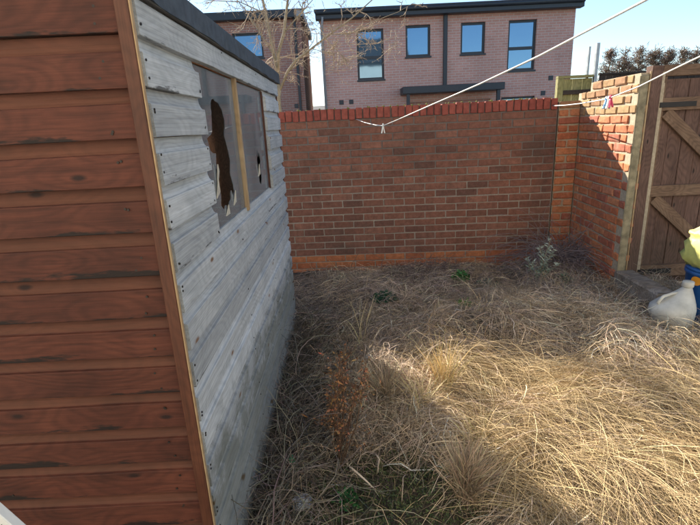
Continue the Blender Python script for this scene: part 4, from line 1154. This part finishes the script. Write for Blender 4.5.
def tuft(label, cx, cy, n, hgt, spread, col, lean=0.0):
    xy = np.stack([cx+rng.normal(0, .022, n), cy+rng.normal(0, .022, n)], 1)
    V, F, Cc = strands(xy, rng.uniform(0, 6.28, n), rng.uniform(.6, 1.15, n)*hgt, rng.uniform(1.57-spread, 1.57, n), .5, rng.uniform(.002, .0042, n), jitcol(col, n, .18, .05), segs=5, curl=.2)
    o = col_mesh('straw_tuft', V, F, Cc, M['straw']); tag(o, label, 'grass tuft', 'upright straw tufts')
tuft('upright golden straw tuft at the far edge of the sunlit patch', .52, 2.42, 150, .36, .30, (.62, .47, .24))
tuft('pale spiky straw tuft at the left corner of the sunlit patch', .36, 2.25, 60, .28, .8, (.56, .46, .26))
tuft('brown bushy straw tuft at bottom centre below the sunlit patch', .45, 1.62, 420, .26, .6, (.42, .31, .205))
tuft('single thin tall straw tuft left of the middle, near the shed', .07, 3.05, 10, .36, .25, (.5, .4, .24))
tuft('wide tan straw tuft between the dock plant and sunlit patch', .16, 2.35, 420, .25, 1.1, (.46, .35, .24))
tuft('light straw tuft left of the brown bushy tuft', .60, 1.95, 90, .25, .9, (.56, .45, .25))

# litter
def crumple(name, label, cat, x, y, r, mat, sq=(1, 1, .6), amp=.35):
    bm = bmesh.new(); bmesh.ops.create_icosphere(bm, subdivisions=3, radius=1)
    for v_ in bm.verts:
        d = v_.co.copy(); k = 1+amp*(math.sin(5*d.x+3*d.y)*.4+math.sin(7*d.z-4*d.x)*.35+random.uniform(-.35, .35))
        v_.co = Vector((d.x*sq[0], d.y*sq[1], d.z*sq[2]))*r*k
    me = bpy.data.meshes.new(name); bm.to_mesh(me); bm.free(); me.materials.append(mat)
    o = link(name, me, None, (x, y, float(Hf(x, y))+r*sq[2]*.7+.01)); tag(o, label, cat); return o
crumple('plastic_scrap', 'crumpled pale plastic bag lying on soil at the bottom beside shed', 'litter', -.262, 1.665, .042, M['bag'])
crumple('plastic_scrap', 'small bluish white plastic scrap in the middle of the straw', 'litter', .10, 2.80, .038, M['bag'], (1, .8, .7), .2)
gb = empty('green_bottle_cap', (-.335, 1.93, float(Hf(-.335, 1.93))+.02), .6); tag(gb, 'small green plastic bottle top standing among twigs beside shed', 'litter')
MB().lathe([(0, .014, 0), (.003, .016, 0), (.030, .016, 0), (.036, .012, 0), (.048, .007, 0), (.052, .006, 0)], 14).build('cap', M['bottle_green'], gb)

# white batten, bottom left, with bare twigs across it
wb = empty('white_batten', (-.85, .86, 0)); tag(wb, 'white painted board leaning in the bottom left corner before the shed', 'board')
d = Vector((.19, -.0, -.415)).normalized()
me = MB().box(-.62, .62, -.012, .012, -.016, .016).mesh('board'); bevel_mesh(me, .002); me.materials.append(M['white_paint'])
link('board', me, wb, (-.035, .045, .80), (0, math.radians(58), 0))
tg = MB(); tg.tube([(-.10, .0, .82), (-.02, -.005, .775), (.03, 0, .755), (.10, .0, .70)], [.0025, .0022, .002, .001], 5); tg.tube([(.0, -.003, .765), (.025, 0, .785)], [.0016, .001], 4); tg.tube([(-.08, .0, .87), (.0, 0, .835)], [.0018, .001], 4)
t_ = empty('bare_twig', (-.85, .86, 0)); tag(t_, 'thin dark twig lying across the white board', 'twig'); tg.tube([(-.10, 0, .82), (-.25, .02, .5), (-.3, .03, 0)], [.0025, .004, .005], 5); tg.build('stem', M['fence_dark'], t_)

sc.cycles.max_bounces = 6; sc.cycles.diffuse_bounces = 3; sc.cycles.transparent_max_bounces = 8
sc.render.resolution_x = 1024; sc.render.resolution_y = 768
